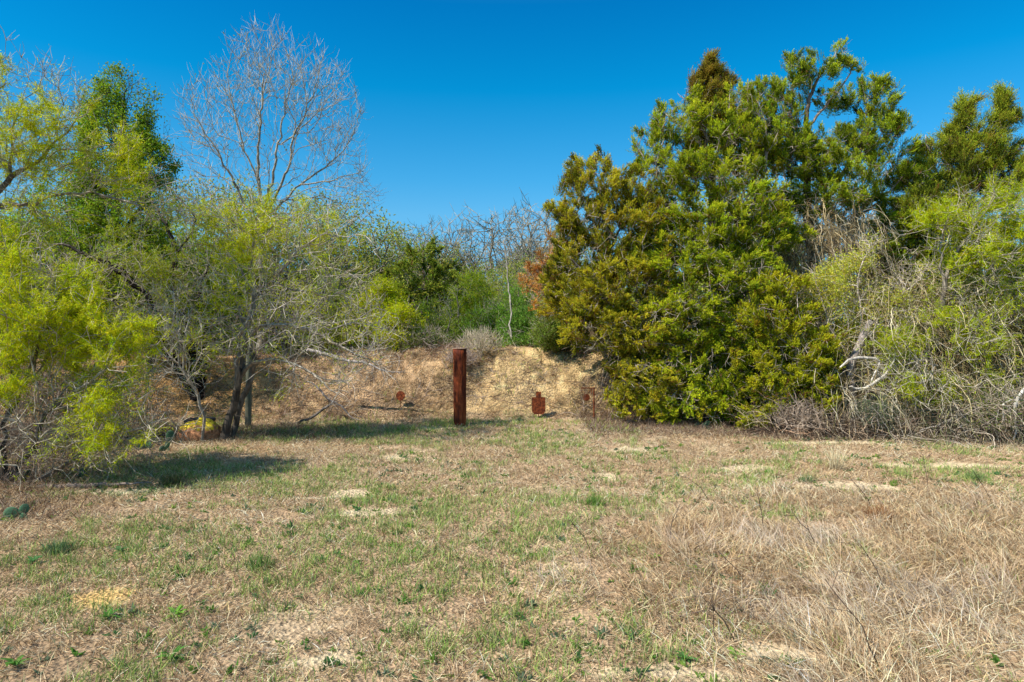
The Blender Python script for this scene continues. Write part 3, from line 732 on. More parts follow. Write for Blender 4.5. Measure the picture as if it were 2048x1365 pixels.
cactus(pads(0, 0, 8.9, [(330, 916, 8, .1, .2), (328, 912, 9, -.25, .6), (336, 896, 6, .3, .3), (342, 883, 10, .1, .5)]), 'spindly prickly pear with a raised top pad left of the yellow topped lump')
cactus(pads(0, 0, 7.3, [(150, 957, 9, .4, .4), (160, 952, 9, .9, .2)]), 'flat dark prickly pear pads under the left mesquite branches')
cactus(pads(0, 0, 7.35, [(33, 962, 9, .0, .5), (50, 958, 8, .6, 1.)]), 'small dark prickly pear beside the base of the left mesquite')
cactus(pads(0, 0, 9.1, [(292, 905, 11, .2, -.3), (286, 900, 10, -.5, .2)]), 'pale prickly pear pads half hidden by low mesquite leaves')
cactus(pads(0, 0, 11.2, [(1405, 862, 7, .2, .3), (1410, 856, 7, .5, .1), (1399, 858, 6, -.5, .1)]), 'tiny prickly pear at the foot of the big juniper')

# ================================================================== TREES, LEFT
YG = (.60, .66, .02); MB = ((.040, .032, .026), (.46, .40, .30))
# 1 foreground mesquite at the far left
b = gb(12, 7.2)
broadleaf('mesquite', 'low spreading mesquite bush with bright yellow green leaves in the left foreground', 'tree', b,
  [L_(b, .05, (40, 925, 7.15, .035), (75, 880, 7.1, .028), (95, 830, 7.0, .022), (150, 785, 6.9, .016), (215, 740, 6.8, .009)),
   L_(b, .04, (5, 900, 7.2, .03), (20, 820, 7.2, .022), (60, 740, 7.1, .016), (90, 640, 7.1, .010), (110, 560, 7.1, .006)),
   L_(b, .035, (90, 955, 7.1, .022), (150, 920, 7.0, .018), (220, 880, 6.9, .012), (300, 850, 6.8, .007)),
   L_(b, .03, (-40, 860, 7.2, .025), (-30, 740, 7.2, .018), (10, 600, 7.2, .010))],
  [(70, 640, 120, 70, 7.2, .7, 1.1), (190, 660, 95, 55, 7.0, .6, 1.1), (50, 530, 85, 45, 7.3, .5, 1.0), (120, 590, 100, 50, 7.2, .5, 1.0), (40, 740, 90, 60, 7.1, .6, .7), (245, 715, 50, 30, 6.9, .4, .7),
   (255, 785, 48, 32, 6.9, .35, 1.3), (230, 858, 75, 28, 6.9, .4, 1.5), (310, 856, 34, 20, 6.8, .3, 1.2), (35, 895, 42, 28, 7.0, .3, 1.3), (150, 800, 60, 40, 7.0, .4, .5), (150, 860, 150, 70, 7.0, .5, .10), (120, 780, 90, 40, 7.1, .5, .22),
   (290, 900, 30, 20, 6.8, .2, .5), (-60, 640, 100, 130, 7.2, .7, 1.0)],
  101, ntips=1250, nleaf=38, color=YG, bark=MB, w=.25, droop=.7, per=1.7, leafL=(.03, .07), leafW=(.004, .008), spread=.014, clump=.13, up=.3, r_thick=.035)
# 2 overhanging mesquite whose trunk is left of the frame
b = gb(-150, 9.0)
broadleaf('mesquite', 'tall mesquite with dark limbs reaching in from the left edge against the sky', 'tree', b,
  [L_(b, .13, (-130, 700, 9, .10), (-90, 520, 9, .075), (-30, 415, 9, .045), (27, 352, 9, .034), (70, 328, 9, .026), (133, 265, 9, .016), (180, 210, 9, .008)),
   [P4(-60, 455, 9, .04), P4(0, 410, 8.9, .030), P4(70, 411, 8.8, .024), P4(101, 398, 8.8, .020), P4(164, 385, 8.8, .015), P4(240, 400, 8.8, .014), P4(310, 420, 8.8, .007)],
   [P4(-90, 520, 9, .07), P4(-120, 400, 9, .05), P4(-60, 250, 9, .03), P4(10, 170, 9, .012)],
   [P4(20, 355, 9, .03), P4(25, 280, 9, .018), P4(45, 200, 9, .010)]],
  [(40, 190, 60, 80, 9.1, .7, .50), (130, 260, 95, 70, 9.0, .8, .60), (60, 310, 70, 50, 9.1, .7, .35), (215, 330, 80, 60, 9.0, .7, .50), (240, 410, 90, 50, 8.9, .7, .40), (130, 150, 30, 45, 9.1, .4, .35), (10, 130, 35, 35, 9.2, .4, .35),
   (120, 430, 100, 35, 8.9, .6, .35), (-70, 300, 80, 120, 9.1, .8, .6), (-120, 500, 100, 90, 9.1, .9, .6), (40, 480, 90, 30, 9.0, .6, .5), (165, 200, 40, 50, 9, .4, .5)],
  102, tip=.0026, ntips=1150, nleaf=27, color=YG, bark=MB, w=.22, droop=.6, per=1.7, leafL=(.035, .08), leafW=(.005, .010), spread=.016, clump=.16, up=.35)
# 3 denser green tree behind
b = gb(225, 16.5)
broadleaf('live_oak', 'dense dark green leafy tree rising behind the mesquites on the left', 'tree', b,
  [L_(b, .2, (230, 650, 16.5, .16), (225, 520, 16.5, .12), (235, 400, 16.5, .08), (245, 280, 16.5, .05), (250, 180, 16.5, .02)),
   [P4(228, 560, 16.5, .09), P4(170, 480, 16.5, .06), P4(130, 420, 16.5, .03)], [P4(235, 480, 16.5, .08), P4(290, 400, 16.5, .05), P4(300, 320, 16.5, .02)]],
  [(245, 175, 36, 32, 16.5, .5, 1), (278, 205, 34, 45, 16.5, .5, 1), (215, 215, 34, 40, 16.5, .5, 1), (305, 270, 32, 40, 16.5, .5, .9), (235, 265, 55, 50, 16.5, .8, 1), (300, 330, 48, 50, 16.5, .7, 1), (320, 400, 35, 45, 16.5, .6, .9), (200, 340, 75, 70, 16.5, 1, 1), (255, 420, 75, 70, 16.5, 1, 1), (150, 430, 80, 70, 16.5, 1, 1),
   (200, 520, 120, 60, 16.5, 1.1, .9), (80, 500, 90, 60, 16.5, 1, .9), (170, 610, 150, 50, 16.5, 1.2, .8), (300, 510, 45, 50, 16.5, .7, .8), (20, 560, 90, 90, 16.5, 1, .8), (180, 230, 40, 40, 16.5, .5, .9)],
  103, ntips=2700, nleaf=17, color=(.28, .41, .03), bark=((.06, .05, .04), (.20, .17, .13)), w=.3, droop=.0, per=1.3, leafL=(.04, .075), leafW=(.025, .045), spread=.07, up=.3, ln=(.15, .35), tw=.003, curve=.4)
# 4 dark multi-trunk mesquite on the mound
b = gb(395, 12.6)
broadleaf('mesquite', 'old mesquite with several black trunks spreading from the mound', 'tree', b,
  [L_(b, .14, (386, 715, 12.6, .12), (372, 655, 12.5, .10), (345, 605, 12.5, .08), (342, 560, 12.5, .065), (352, 510, 12.5, .05), (330, 450, 12.5, .03), (300, 400, 12.5, .01)),
   L_(b, .13, (402, 700, 12.7, .11), (404, 650, 12.8, .08), (400, 580, 12.9, .04), (430, 480, 12.9, .015)),
   L_(b, .10, (352, 730, 12.4, .085), (322, 690, 12.3, .07), (318, 640, 12.2, .06), (290, 585, 12.1, .05), (225, 535, 12.0, .045), (160, 505, 12.0, .03), (110, 488, 12.0, .018), (60, 500, 12, .008)),
   [P4(290, 585, 12.1, .04), P4(250, 560, 12.0, .03), P4(235, 530, 12, .02), P4(180, 600, 11.9, .012)],
   [P4(352, 510, 12.5, .03), P4(390, 440, 12.5, .02), P4(350, 390, 12.5, .010)]],
  [(325, 525, 80, 45, 12.4, .9, .6), (220, 560, 130, 50, 12.0, .9, .35), (385, 600, 60, 55, 12.5, .8, .2), (300, 460, 70, 45, 12.4, .8, .45), (385, 500, 50, 70, 12.5, .8, .45), (120, 540, 110, 50, 12.0, .9, .4), (340, 660, 90, 50, 12.2, .7, .10),
   (430, 700, 70, 40, 12.3, .5, .15), (350, 390, 40, 50, 12.5, .6, .1), (270, 660, 80, 50, 12.0, .8, .3)],
  104, ntips=1150, nleaf=15, color=(.44, .50, .03), bark=((.016, .013, .011), (.42, .36, .29)), w=.22, droop=.6, per=1.9, leafL=(.04, .08), leafW=(.006, .011), spread=.018, clump=.18, up=.2, r_thick=.03)
# 5 leaning mesquite with pale trunk
b = gb(446, 9.9)
broadleaf('mesquite', 'slender leaning mesquite with grey trunk and thin yellow green leaves near the timber post', 'tree', b,
  [L_(b, .075, (455, 850, 9.9, .06), (468, 800, 9.9, .055), (482, 755, 9.9, .048), (490, 700, 9.9, .04), (496, 640, 9.9, .034), (512, 600, 9.9, .028), (545, 560, 9.9, .02), (600, 500, 9.9, .012), (650, 470, 9.9, .006)),
   [P4(470, 795, 9.9, .04), P4(477, 730, 9.8, .035), P4(480, 680, 9.8, .03), P4(500, 640, 9.7, .024), P4(508, 590, 9.7, .02), P4(505, 500, 9.8, .012), P4(520, 410, 9.8, .006)],
   [P4(484, 750, 9.9, .035), P4(510, 728, 9.8, .03), P4(560, 722, 9.6, .022), P4(620, 745, 9.5, .015), P4(670, 790, 9.4, .008)],
   [P4(494, 670, 9.9, .026), P4(540, 650, 9.8, .02), P4(600, 655, 9.7, .014), P4(680, 690, 9.6, .010), P4(760, 735, 9.5, .005)],
   L_(gb(462, 10.1), .05, (484, 800, 10.1, .045), (503, 750, 10.1, .04), (508, 700, 10.05, .034), (488, 650, 10.0, .028), (470, 600, 10.0, .02), (450, 540, 10.0, .012), (460, 470, 10, .006)),
   [P4(497, 640, 9.9, .022), P4(470, 632, 9.8, .016), P4(420, 640, 9.7, .008)],
   [P4(510, 590, 9.8, .02), P4(480, 540, 9.9, .014), P4(430, 470, 10, .008)],
   L_(gb(408, 9.7), .02, (404, 835, 9.7, .018), (395, 790, 9.7, .014), (372, 750, 9.7, .010), (330, 700, 9.7, .006))],
  [(520, 420, 95, 42, 9.9, .8, .85), (590, 460, 110, 45, 9.9, .8, .6), (430, 450, 60, 45, 9.9, .7, .6), (480, 490, 110, 45, 9.9, .8, .7), (660, 490, 60, 55, 9.9, .6, .45), (600, 570, 120, 60, 9.8, .8, .12), (480, 565, 90, 55, 9.8, .7, .25),
   (690, 650, 95, 45, 9.6, .6, .06), (640, 740, 80, 45, 9.5, .6, .05), (420, 680, 80, 50, 9.7, .6, .08), (745, 700, 50, 30, 9.5, .4, .03), (550, 690, 90, 50, 9.7, .6, .06), (370, 760, 50, 40, 9.7, .4, .08), (350, 600, 60, 60, 9.9, .6, .35), (570, 780, 40, 25, 9.6, .3, .1)],
  105, ntips=1500, nleaf=26, color=YG, bark=((.09, .075, .06), (.50, .44, .35)), w=.22, droop=.7, per=1.5, tw=.003, leafL=(.035, .075), leafW=(.0045, .009), spread=.015, clump=.15, up=.1, r_thick=.05)
# 6 bare pale tree
b = gb(520, 14.8)
Yb = 14.8
broadleaf('bare_tree', 'tall leafless tree with pale grey branches fanning against the blue sky', 'tree', b,
  [L_(b, .12, (524, 620, Yb, 0.0684), (522, 500, Yb, 0.0612), (518, 400, Yb, 0.0432), (516, 330, Yb, 0.0324), (520, 250, Yb, 0.0216), (528, 180, Yb, 0.0130), (545, 110, Yb, 0.0050)),
   [P4(520, 460, Yb, 0.0360), P4(535, 390, Yb, 0.0324), P4(555, 310, Yb, 0.0252), P4(565, 240, Yb, 0.0180), P4(580, 170, Yb, 0.0086), P4(612, 110, Yb, 0.0043)],
   [P4(521, 480, Yb, 0.0360), P4(480, 390, Yb, 0.0288), P4(440, 310, Yb - .2, 0.0202), P4(400, 250, Yb - .3, 0.0130), P4(380, 195, Yb - .3, 0.0050)],
   [P4(530, 430, Yb, 0.0324), P4(575, 340, Yb, 0.0274), P4(590, 270, Yb, 0.0216), P4(625, 190, Yb, 0.0130), P4(645, 110, Yb, 0.0043)],
   [P4(535, 440, Yb, 0.0288), P4(600, 370, Yb + .2, 0.0230), P4(650, 335, Yb + .3, 0.0173), P4(695, 290, Yb + .3, 0.0108), P4(722, 220, Yb + .3, 0.0043)],
   [P4(517, 360, Yb, 0.0216), P4(490, 300, Yb, 0.0173), P4(470, 230, Yb, 0.0108), P4(455, 150, Yb, 0.0043)],
   [P4(600, 370, Yb, 0.0173), P4(670, 360, Yb, 0.0130), P4(730, 340, Yb, 0.0043)],
   [P4(560, 290, Yb, 0.0180), P4(620, 240, Yb, 0.0130), P4(680, 160, Yb, 0.0043)]],
  [(535, 120, 70, 60, Yb, 1.1, .01, 12000), (600, 165, 90, 75, Yb, 1.3, .01, 13000), (440, 235, 85, 75, Yb, 1.2, .015, 12000), (655, 220, 70, 90, Yb, 1.2, .01, 13000), (480, 175, 60, 60, Yb, 1, .01, 7000), (550, 260, 160, 120, Yb, 1.5, .02, 16000), (690, 320, 45, 70, Yb, .9, .01, 5000), (400, 300, 50, 70, Yb, .9, .04, 5000),
   (700, 400, 60, 50, Yb, .8, .03, 6000), (620, 430, 70, 50, Yb, .9, .06, 4000), (420, 400, 60, 50, Yb, .8, .08, 3500)],
  106, ntips=1950, nleaf=4, color=(.3, .3, .05), bark=((.20, .18, .14), (.43, .40, .32)), w=.34, droop=0, per=1.1, ln=(.15, .42), leafL=(.04, .07), leafW=(.02, .03), up=.75, tw=.0030, tip=.0030, curve=.5, jit=.022, rmax=.010)
# 7 bare thicket of small stems between trees on the mound crest left
def sm(px, Yv, hpx, wpx, label, name='mesquite', cat='tree', seed=1, ld=.8, color=YG, bark=MB, nt=300, nl=10, toprow=None, dy=.6, per=1.6, up=.3, limbs=3, lean=0, group=None, leafL=(.03, .07), leafW=(.010, .018), tw=.0028, spread=.05, low=.25, droop=.5, tip=.0035, w=.3, ln=(.12, .3), depth=None, curve=.45, crown='crown'):
    """small tree or shrub: px centre, depth, top row hpx, half width wpx"""
    b = gb(px, Yv); brow = HOR - (b[2] - CAMZ) / Yv * F; H = brow - hpx; rgs = random.Random(seed); k = Yv / F
    Ls = []
    for i in range(limbs):
        q = (i + .5) / limbs * 2 - 1; dxx = wpx * q * .8 + lean; yy = Yv + rgs.uniform(-.5, .5) * dy
        r0 = max(.012, H * k * .018)
        Ls.append(L_(b, r0, (px + dxx * .2, brow - H * .25, Yv + (yy - Yv) * .3, r0 * .8), (px + dxx * .55 + rgs.uniform(-6, 6), brow - H * .5, yy, r0 * .55), (px + dxx * .9, brow - H * .8, yy, r0 * .25)))
    bl = [(px + lean, hpx + H * .38, wpx, H * .38, Yv, dy, ld), (px - wpx * .35, brow - H * (low + .2), wpx * .75, H * .26, Yv - .2, dy, ld), (px + wpx * .4, brow - H * (low + .15), wpx * .7, H * .24, Yv, dy, ld), (px + lean + wpx * .2, hpx + H * .2, wpx * .5, H * .2, Yv, dy * .6, ld)]
    return broadleaf(name, label, cat, b, Ls, bl, seed, ntips=nt, nleaf=nl, color=color, bark=bark, per=per, up=up, group=group, leafL=leafL, leafW=leafW, tw=tw, spread=spread, droop=droop, tip=tip, w=w, ln=ln, thick=.02, curve=curve, crown=crown)
GT = ((.07, .055, .045), (.30, .26, .22))
sm(742, 14.9, 555, 62, 'small bright yellow green mesquite left of the pipe beyond the berm', seed=201, nt=350, nl=16, ld=1.1)
sm(800, 14.6, 610, 42, 'low yellow green shrub just left of the pipe beyond the berm', 'shrub', 'shrub', seed=202, nt=200, nl=15, ld=1.1)
sm(650, 15.4, 480, 70, 'thin pale green mesquite left of the small bright one', seed=203, nt=450, nl=8, ld=.7, color=(.30, .36, .05), bark=GT)
sm(570, 13.6, 560, 85, 'tangle of bare grey mesquite twigs on the berm behind the timber post', seed=204, nt=550, nl=3, ld=.5, bark=((.06, .05, .04), (.36, .31, .27)))
sm(300, 12.9, 560, 90, 'twiggy half bare shrub on the mound behind the black trunks', 'shrub', 'shrub', seed=205, nt=450, nl=5, ld=.6, color=(.25, .30, .04))
sm(940, 17.5, 545, 55, 'bright green bush above the gap between pipe and mound', 'shrub', 'shrub', seed=206, nt=400, nl=18, ld=1.2, color=(.46, .56, .04))
sm(985, 16.2, 600, 55, 'leafy mid green bush behind the crest right of the pipe', 'shrub', 'shrub', seed=207, nt=400, nl=18, ld=1.2, color=(.24, .40, .05), leafL=(.03, .06), leafW=(.015, .03), droop=0)
sm(1065, 15.2, 620, 62, 'dense deep green bush on the crest of the right mound', 'shrub', 'shrub', seed=208, nt=450, nl=22, ld=1.3, color=(.19, .35, .05), leafL=(.03, .06), leafW=(.015, .03), droop=0)
sm(1060, 18.5, 520, 48, 'upright grass green bushy tree behind the white sapling', 'tree', 'tree', seed=209, nt=400, nl=20, ld=1.2, color=(.24, .42, .06), droop=0)
sm(880, 16.5, 590, 50, 'mid green bush directly behind the pipe', 'shrub', 'shrub', seed=210, nt=350, nl=18, ld=1.1, color=(.32, .44, .05))
sm(850, 14.6, 660, 45, 'low grey green weedy shrub on the berm crest left of the pipe', 'shrub', 'shrub', seed=211, nt=260, nl=5, ld=.7, color=(.22, .27, .06), bark=((.2, .16, .13), (.42, .35, .29)))
sm(960, 13.6, 668, 38, 'dry grey twig bush on the berm crest right of the pipe', 'dead_bush', 'bush', seed=212, nt=300, nl=1, ld=.4, bark=((.32, .25, .16), (.54, .46, .33)), up=.9, limbs=7, dy=.35, w=.12, tip=.003, per=2.2)
sm(925, 13.2, 705, 30, 'small dry twig bush spilling down the gully beside the pipe', 'dead_bush', 'bush', seed=213, nt=300, nl=0, bark=((.25, .19, .16), (.42, .33, .27)), up=.5, limbs=6, dy=.3, w=.12, tip=.003, per=2.2)
sm(1165, 14.0, 660, 40, 'dry grass coloured bush at the right end of the mound crest', 'dead_bush', 'bush', seed=214, nt=300, nl=2, ld=.5, bark=((.30, .23, .15), (.46, .36, .24)), up=.8, limbs=6, dy=.35, w=.12, tip=.003, per=2.2)
sm(1105, 13.8, 625, 40, 'small olive green bush at the foot of the rust red juniper', 'shrub', 'shrub', seed=215, nt=320, nl=16, ld=1.1, color=(.22, .30, .05), leafL=(.03, .06), leafW=(.012, .022), droop=0)
# white sapling
b = gb(1021, 14.7)
broadleaf('sapling', 'single thin white sapling stem standing behind the mound', 'tree', b, [L_(b, .022, (1023, 650, 14.7, .019), (1019, 580, 14.7, .016), (1013, 520, 14.7, .011), (1006, 480, 14.7, .006))],
  [(1010, 500, 14, 40, 14.7, .2, .1)], 301, per=0, ntips=14, nleaf=1, color=YG, bark=((.44, .40, .33), (.4, .36, .31)), thick=.003, r_thick=.02)

# ================================================================== JUNIPERS
def Jb(*l): return list(l)
b = gb(850, 19.5)
juniper('juniper', 'dark green juniper beyond the berm left of the pipe', b, [L_(b, .12, (850, 600, 19.5, .09), (848, 530, 19.5, .05), (845, 490, 19.5, .02))],
  [(845, 520, 26, 30, 19.5, .6), (820, 560, 50, 34, 19.5, .9), (880, 570, 55, 45, 19.5, .9), (850, 620, 75, 45, 19.5, 1), (790, 610, 45, 35, 19.5, .8)], 401, nclump=70, sprays=26, needles=12, color=(.10, .15, .02), lit_tipc=(.42, .48, .06), nl=(.06, .12), nw=(.02, .035), csz=(.25, .45), dead=150, sl=(.15, .35), deadleaf=.01)
b = gb(570, 18.8)
juniper('juniper', 'dark juniper glimpsed behind the leaning mesquite', b, [L_(b, .12, (570, 600, 18.8, .07), (575, 540, 18.8, .02))],
  [(570, 600, 55, 35, 18.8, .8), (590, 640, 60, 35, 18.8, .8), (550, 660, 60, 35, 18.8, .8)], 402, nclump=36, sprays=40, needles=12, color=(.025, .05, .012), lit_tipc=(.07, .11, .02), nl=(.06, .12), nw=(.02, .035), csz=(.25, .45), dead=80, sl=(.15, .35), deadleaf=0)
b = gb(1092, 14.0)
juniper('juniper', 'dead juniper with rust red needles at the left edge of the juniper stand', b, [L_(b, .07, (1095, 640, 14, .05), (1095, 560, 14, .035), (1103, 500, 14, .015)), [P4(1094, 600, 14, .02), P4(1070, 560, 14, .01)]],
  [(1103, 500, 18, 28, 14, .2, 6), (1085, 535, 30, 22, 14, .3, 10), (1068, 560, 20, 25, 13.9, .3, 8), (1085, 590, 30, 36, 13.7, .3, 12), (1110, 540, 25, 25, 14, .3, 5)], 403, nclump=34, sprays=20, needles=9, color=(.50, .20, .05), lit_tipc=(.95, .56, .17), nl=(.04, .08), nw=(.010, .018), csz=(.09, .2), dead=300, deadleaf=0)
YJ = 12.6
JA = dict(nl=(.018, .038), nw=(.006, .010), sl=(.07, .18))
# olive juniper, left edge of the stand
b = gb(1235, 12.4)
juniper('juniper', 'olive brown juniper at the left side of the stand with branch tips over the mound', b,
  [L_(b, .10, (1235, 720, 12.4, .09), (1225, 600, 12.4, .07), (1215, 480, 12.4, .045), (1200, 380, 12.4, .02)), [P4(1230, 620, 12.4, .04), P4(1180, 560, 12.2, .03), P4(1130, 500, 12.1, .012)],
   [P4(1230, 680, 12.4, .04), P4(1280, 600, 12.2, .03), P4(1320, 520, 12.1, .012)], [P4(1220, 540, 12.4, .03), P4(1160, 450, 12.3, .02), P4(1096, 418, 12.3, .006)]],
  [(1195, 375, 48, 45, 12.4, .6), (1165, 440, 50, 40, 12.4, .6), (1116, 425, 34, 16, 12.3, .3), (1140, 480, 34, 38, 12.3, .4), (1160, 345, 26, 28, 12.4, .3), (1120, 545, 26, 34, 12.3, .3), (1235, 455, 75, 60, 12.4, .9), (1180, 525, 65, 50, 12.3, .8), (1245, 570, 90, 60, 12.2, .9), (1170, 600, 65, 50, 12.2, .7), (1210, 660, 85, 50, 12.0, .8), (1290, 660, 80, 60, 11.9, .8),
   (1250, 725, 45, 40, 11.9, .5), (1300, 760, 75, 50, 11.6, .6), (1275, 828, 45, 20, 11.4, .35), (1232, 790, 18, 28, 11.6, .2), (1155, 620, 40, 35, 12.3, .4), (1140, 375, 18, 22, 12.4, .2), (1200, 325, 22, 16, 12.4, .2), (1270, 375, 45, 40, 12.5, .5), (1290, 440, 60, 50, 12.5, .5), (1290, 530, 60, 60, 12.2, .7), (1100, 600, 25, 40, 12.5, .3)],
  411, nclump=1050, sprays=26, needles=26, color=(.12, .14, .015), lit_tipc=(.84, .74, .045), csz=(.06, .16), dead=1300, deadleaf=.05, **JA)
# big bright green juniper
b = gb(1440, 12.9)
juniper('juniper', 'big bright green juniper in the middle of the stand with pale trunk showing', b,
  [L_(b, .16, (1440, 720, 12.9, .13), (1436, 600, 12.9, .11), (1438, 480, 12.9, .085), (1425, 380, 12.9, .06), (1410, 280, 12.9, .035), (1400, 220, 12.9, .015)),
   [P4(1438, 560, 12.9, .06), P4(1380, 480, 12.7, .045), P4(1330, 400, 12.6, .03), P4(1310, 320, 12.6, .012)],
   [P4(1438, 500, 12.9, .06), P4(1500, 420, 12.7, .045), P4(1530, 340, 12.6, .03), P4(1530, 240, 12.6, .012)],
   [P4(1438, 620, 12.9, .05), P4(1500, 580, 12.6, .04), P4(1560, 520, 12.4, .02)], [P4(1440, 700, 12.9, .05), P4(1380, 640, 12.4, .035), P4(1330, 620, 12.0, .015)]],
  [(1300, 290, 32, 40, 12.9, .5), (1318, 235, 10, 22, 12.9, .2), (1355, 245, 50, 40, 12.9, .6), (1385, 195, 20, 22, 13, .3), (1480, 210, 40, 40, 13, .5), (1500, 270, 60, 50, 12.9, .6), (1330, 350, 70, 45, 12.6, .8), (1440, 290, 75, 40, 12.8, .8), (1430, 350, 95, 42, 12.4, .8), (1340, 430, 70, 35, 12.4, .8), (1500, 410, 80, 40, 12.3, .8), (1420, 250, 45, 40, 12.9, .5),
   (1370, 530, 80, 40, 12.0, .8), (1470, 540, 80, 35, 11.9, .7), (1440, 590, 110, 45, 11.8, .8), (1360, 640, 95, 50, 11.7, .7), (1480, 670, 90, 50, 11.8, .7), (1400, 730, 110, 50, 11.6, .7), (1380, 800, 100, 42, 11.4, .5), (1490, 810, 80, 40, 11.5, .5), (1530, 480, 60, 30, 12.2, .6), (1540, 740, 60, 50, 11.8, .5), (1320, 490, 50, 40, 12.3, .6), (1440, 450, 100, 35, 12.2, .7), (1400, 490, 100, 30, 12.1, .7), (1560, 460, 60, 30, 12.3, .6)],
  412, nclump=1350, sprays=28, needles=26, color=(.085, .145, .012), lit_tipc=(.74, .80, .035), csz=(.07, .17), dead=1900, deadleaf=.03, **JA)
# narrow dark spire
b = gb(1425, 13.4); YS = 13.4
juniper('juniper', 'narrow brownish juniper spire poking above the middle of the stand', b, [L_(b, .1, (1425, 500, YS, .08), (1422, 300, YS, .05), (1420, 200, YS, .03), (1420, 112, YS, .007)),
   [P4(1421, 240, YS, .018), P4(1450, 190, YS, .010), P4(1458, 155, YS, .005)], [P4(1421, 250, YS, .018), P4(1394, 195, YS, .010), P4(1388, 158, YS, .005)]],
  [(1420, 128, 5, 16, YS, .06, 8), (1420, 155, 14, 18, YS, .15, 14), (1455, 165, 6, 16, YS, .08, 6), (1390, 168, 6, 14, YS, .08, 6), (1422, 190, 30, 20, YS, .3, 22), (1428, 225, 42, 24, YS, .4, 26), (1430, 265, 50, 30, YS, .5, 24), (1400, 320, 90, 50, YS, .6, 24)],
  413, nclump=150, sprays=40, needles=34, color=(.10, .10, .016), lit_tipc=(.55, .44, .05), csz=(.05, .13), dead=160, deadleaf=.08, nl=(.018, .040), nw=(.006, .010), sl=(.12, .28))
# tallest juniper
b = gb(1640, 13.6); YT = 13.6
juniper('juniper', 'tallest juniper, with ragged flat topped crown and sky showing through it', b,
  [L_(b, .17, (1640, 700, YT, .14), (1630, 560, YT, .12), (1615, 420, YT, .09), (1612, 300, YT, .06), (1618, 200, YT, .04), (1650, 140, YT, .02), (1678, 100, YT, .007)),
   [P4(1620, 450, YT, .06), P4(1680, 360, YT, .045), P4(1730, 270, YT, .03), P4(1755, 180, YT, .01)], [P4(1616, 330, YT, .04), P4(1580, 240, YT, .025), P4(1595, 130, YT, .008)],
   [P4(1630, 520, YT, .05), P4(1700, 450, YT, .035), P4(1790, 330, YT, .012)], [P4(1612, 260, YT, .03), P4(1680, 180, YT, .02), P4(1710, 130, YT, .008)], [P4(1700, 450, YT, .03), P4(1760, 400, YT, .02), P4(1830, 330, YT, .008)]],
  [(1600, 130, 30, 22, YT, .3), (1680, 112, 16, 26, YT, .2), (1640, 150, 30, 15, YT, .3), (1708, 135, 22, 14, YT, .2), (1590, 180, 45, 28, YT, .5), (1530, 190, 38, 30, YT, .5), (1545, 240, 55, 35, YT, .6), (1670, 200, 40, 20, YT, .4), (1745, 172, 38, 16, YT, .3), (1755, 215, 40, 26, YT, .4),
   (1740, 265, 55, 25, YT, .6), (1660, 290, 80, 28, YT, .7), (1600, 320, 80, 35, YT - .3, .8), (1700, 340, 85, 28, YT - .3, .7), (1780, 300, 55, 22, YT, .5), (1790, 250, 30, 16, YT, .3), (1650, 400, 80, 30, YT - .5, .7), (1810, 360, 45, 25, YT, .5), (1560, 290, 60, 40, YT, .7), (1620, 500, 50, 40, YT, .5, 500), (1740, 400, 50, 25, YT, .5), (1560, 400, 40, 30, YT, .5), (1820, 440, 70, 40, YT, .6), (1790, 520, 80, 40, YT, .6), (1500, 300, 50, 50, YT, .6), (1690, 470, 60, 40, YT, .5, 1200), (1870, 560, 80, 50, YT, .6), (1560, 520, 40, 40, YT, .5, 500), (1800, 640, 90, 60, 13, .5), (1740, 740, 80, 50, 12.6, .4), (1950, 740, 90, 60, 12.6, .4), (1850, 800, 90, 30, 12.2, .3)],
  414, nclump=1250, sprays=30, needles=26, color=(.08, .14, .015), lit_tipc=(.66, .76, .04), csz=(.08, .18), dead=1700, deadleaf=.03, nl=(.019, .040), nw=(.0065, .0105), sl=(.08, .20))
# right olive juniper
b = gb(1915, 14.0); YR = 14.0
juniper('juniper', 'olive brown juniper with pointed upswept tops at the right of the stand', b,
  [L_(b, .15, (1915, 650, YR, .12), (1915, 500, YR, .10), (1915, 400, YR, .07), (1925, 300, YR, .04), (1935, 210, YR, .008)), [P4(1915, 400, YR, .05), P4(1970, 300, YR, .03), P4(2008, 200, YR, .007)], [P4(1915, 430, YR, .04), P4(1870, 340, YR, .025), P4(1850, 270, YR, .008)], [P4(1915, 450, YR, .04), P4(1990, 370, YR, .03), P4(2070, 290, YR, .01)]],
  [(1932, 225, 13, 28, YR, .15, 10), (1925, 270, 32, 28, YR, .3, 20), (2005, 212, 12, 26, YR, .15, 10), (1985, 260, 26, 24, YR, .3, 14), (2030, 235, 14, 10, YR, .1, 3), (1950, 310, 60, 30, YR, .5, 35), (1880, 300, 40, 14, YR, .3, 10), (1890, 345, 70, 28, YR, .6, 30), (1980, 360, 70, 28, YR, .6, 30), (1920, 400, 80, 32, YR, .7, 35), (2060, 320, 50, 40, YR, .5, 20), (1860, 420, 60, 35, YR, .6, 25), (1835, 365, 36, 26, YR, .4, 16), (1840, 420, 50, 40, 13.4, .4, 25), (1840, 480, 50, 30, YR, .6, 12), (2080, 420, 70, 70, YR, .6, 30), (1800, 500, 60, 50, 13.6, .5, 26), (1890, 480, 60, 50, 13.4, .5, 24), (1985, 540, 60, 50, YR, .6, 24), (2040, 570, 60, 60, YR, .6, 24)],
  415, nclump=660, sprays=32, needles=30, color=(.085, .115, .018), lit_tipc=(.58, .64, .05), csz=(.07, .15), dead=800, deadleaf=.06, nl=(.019, .042), nw=(.006, .010), sl=(.15, .36))
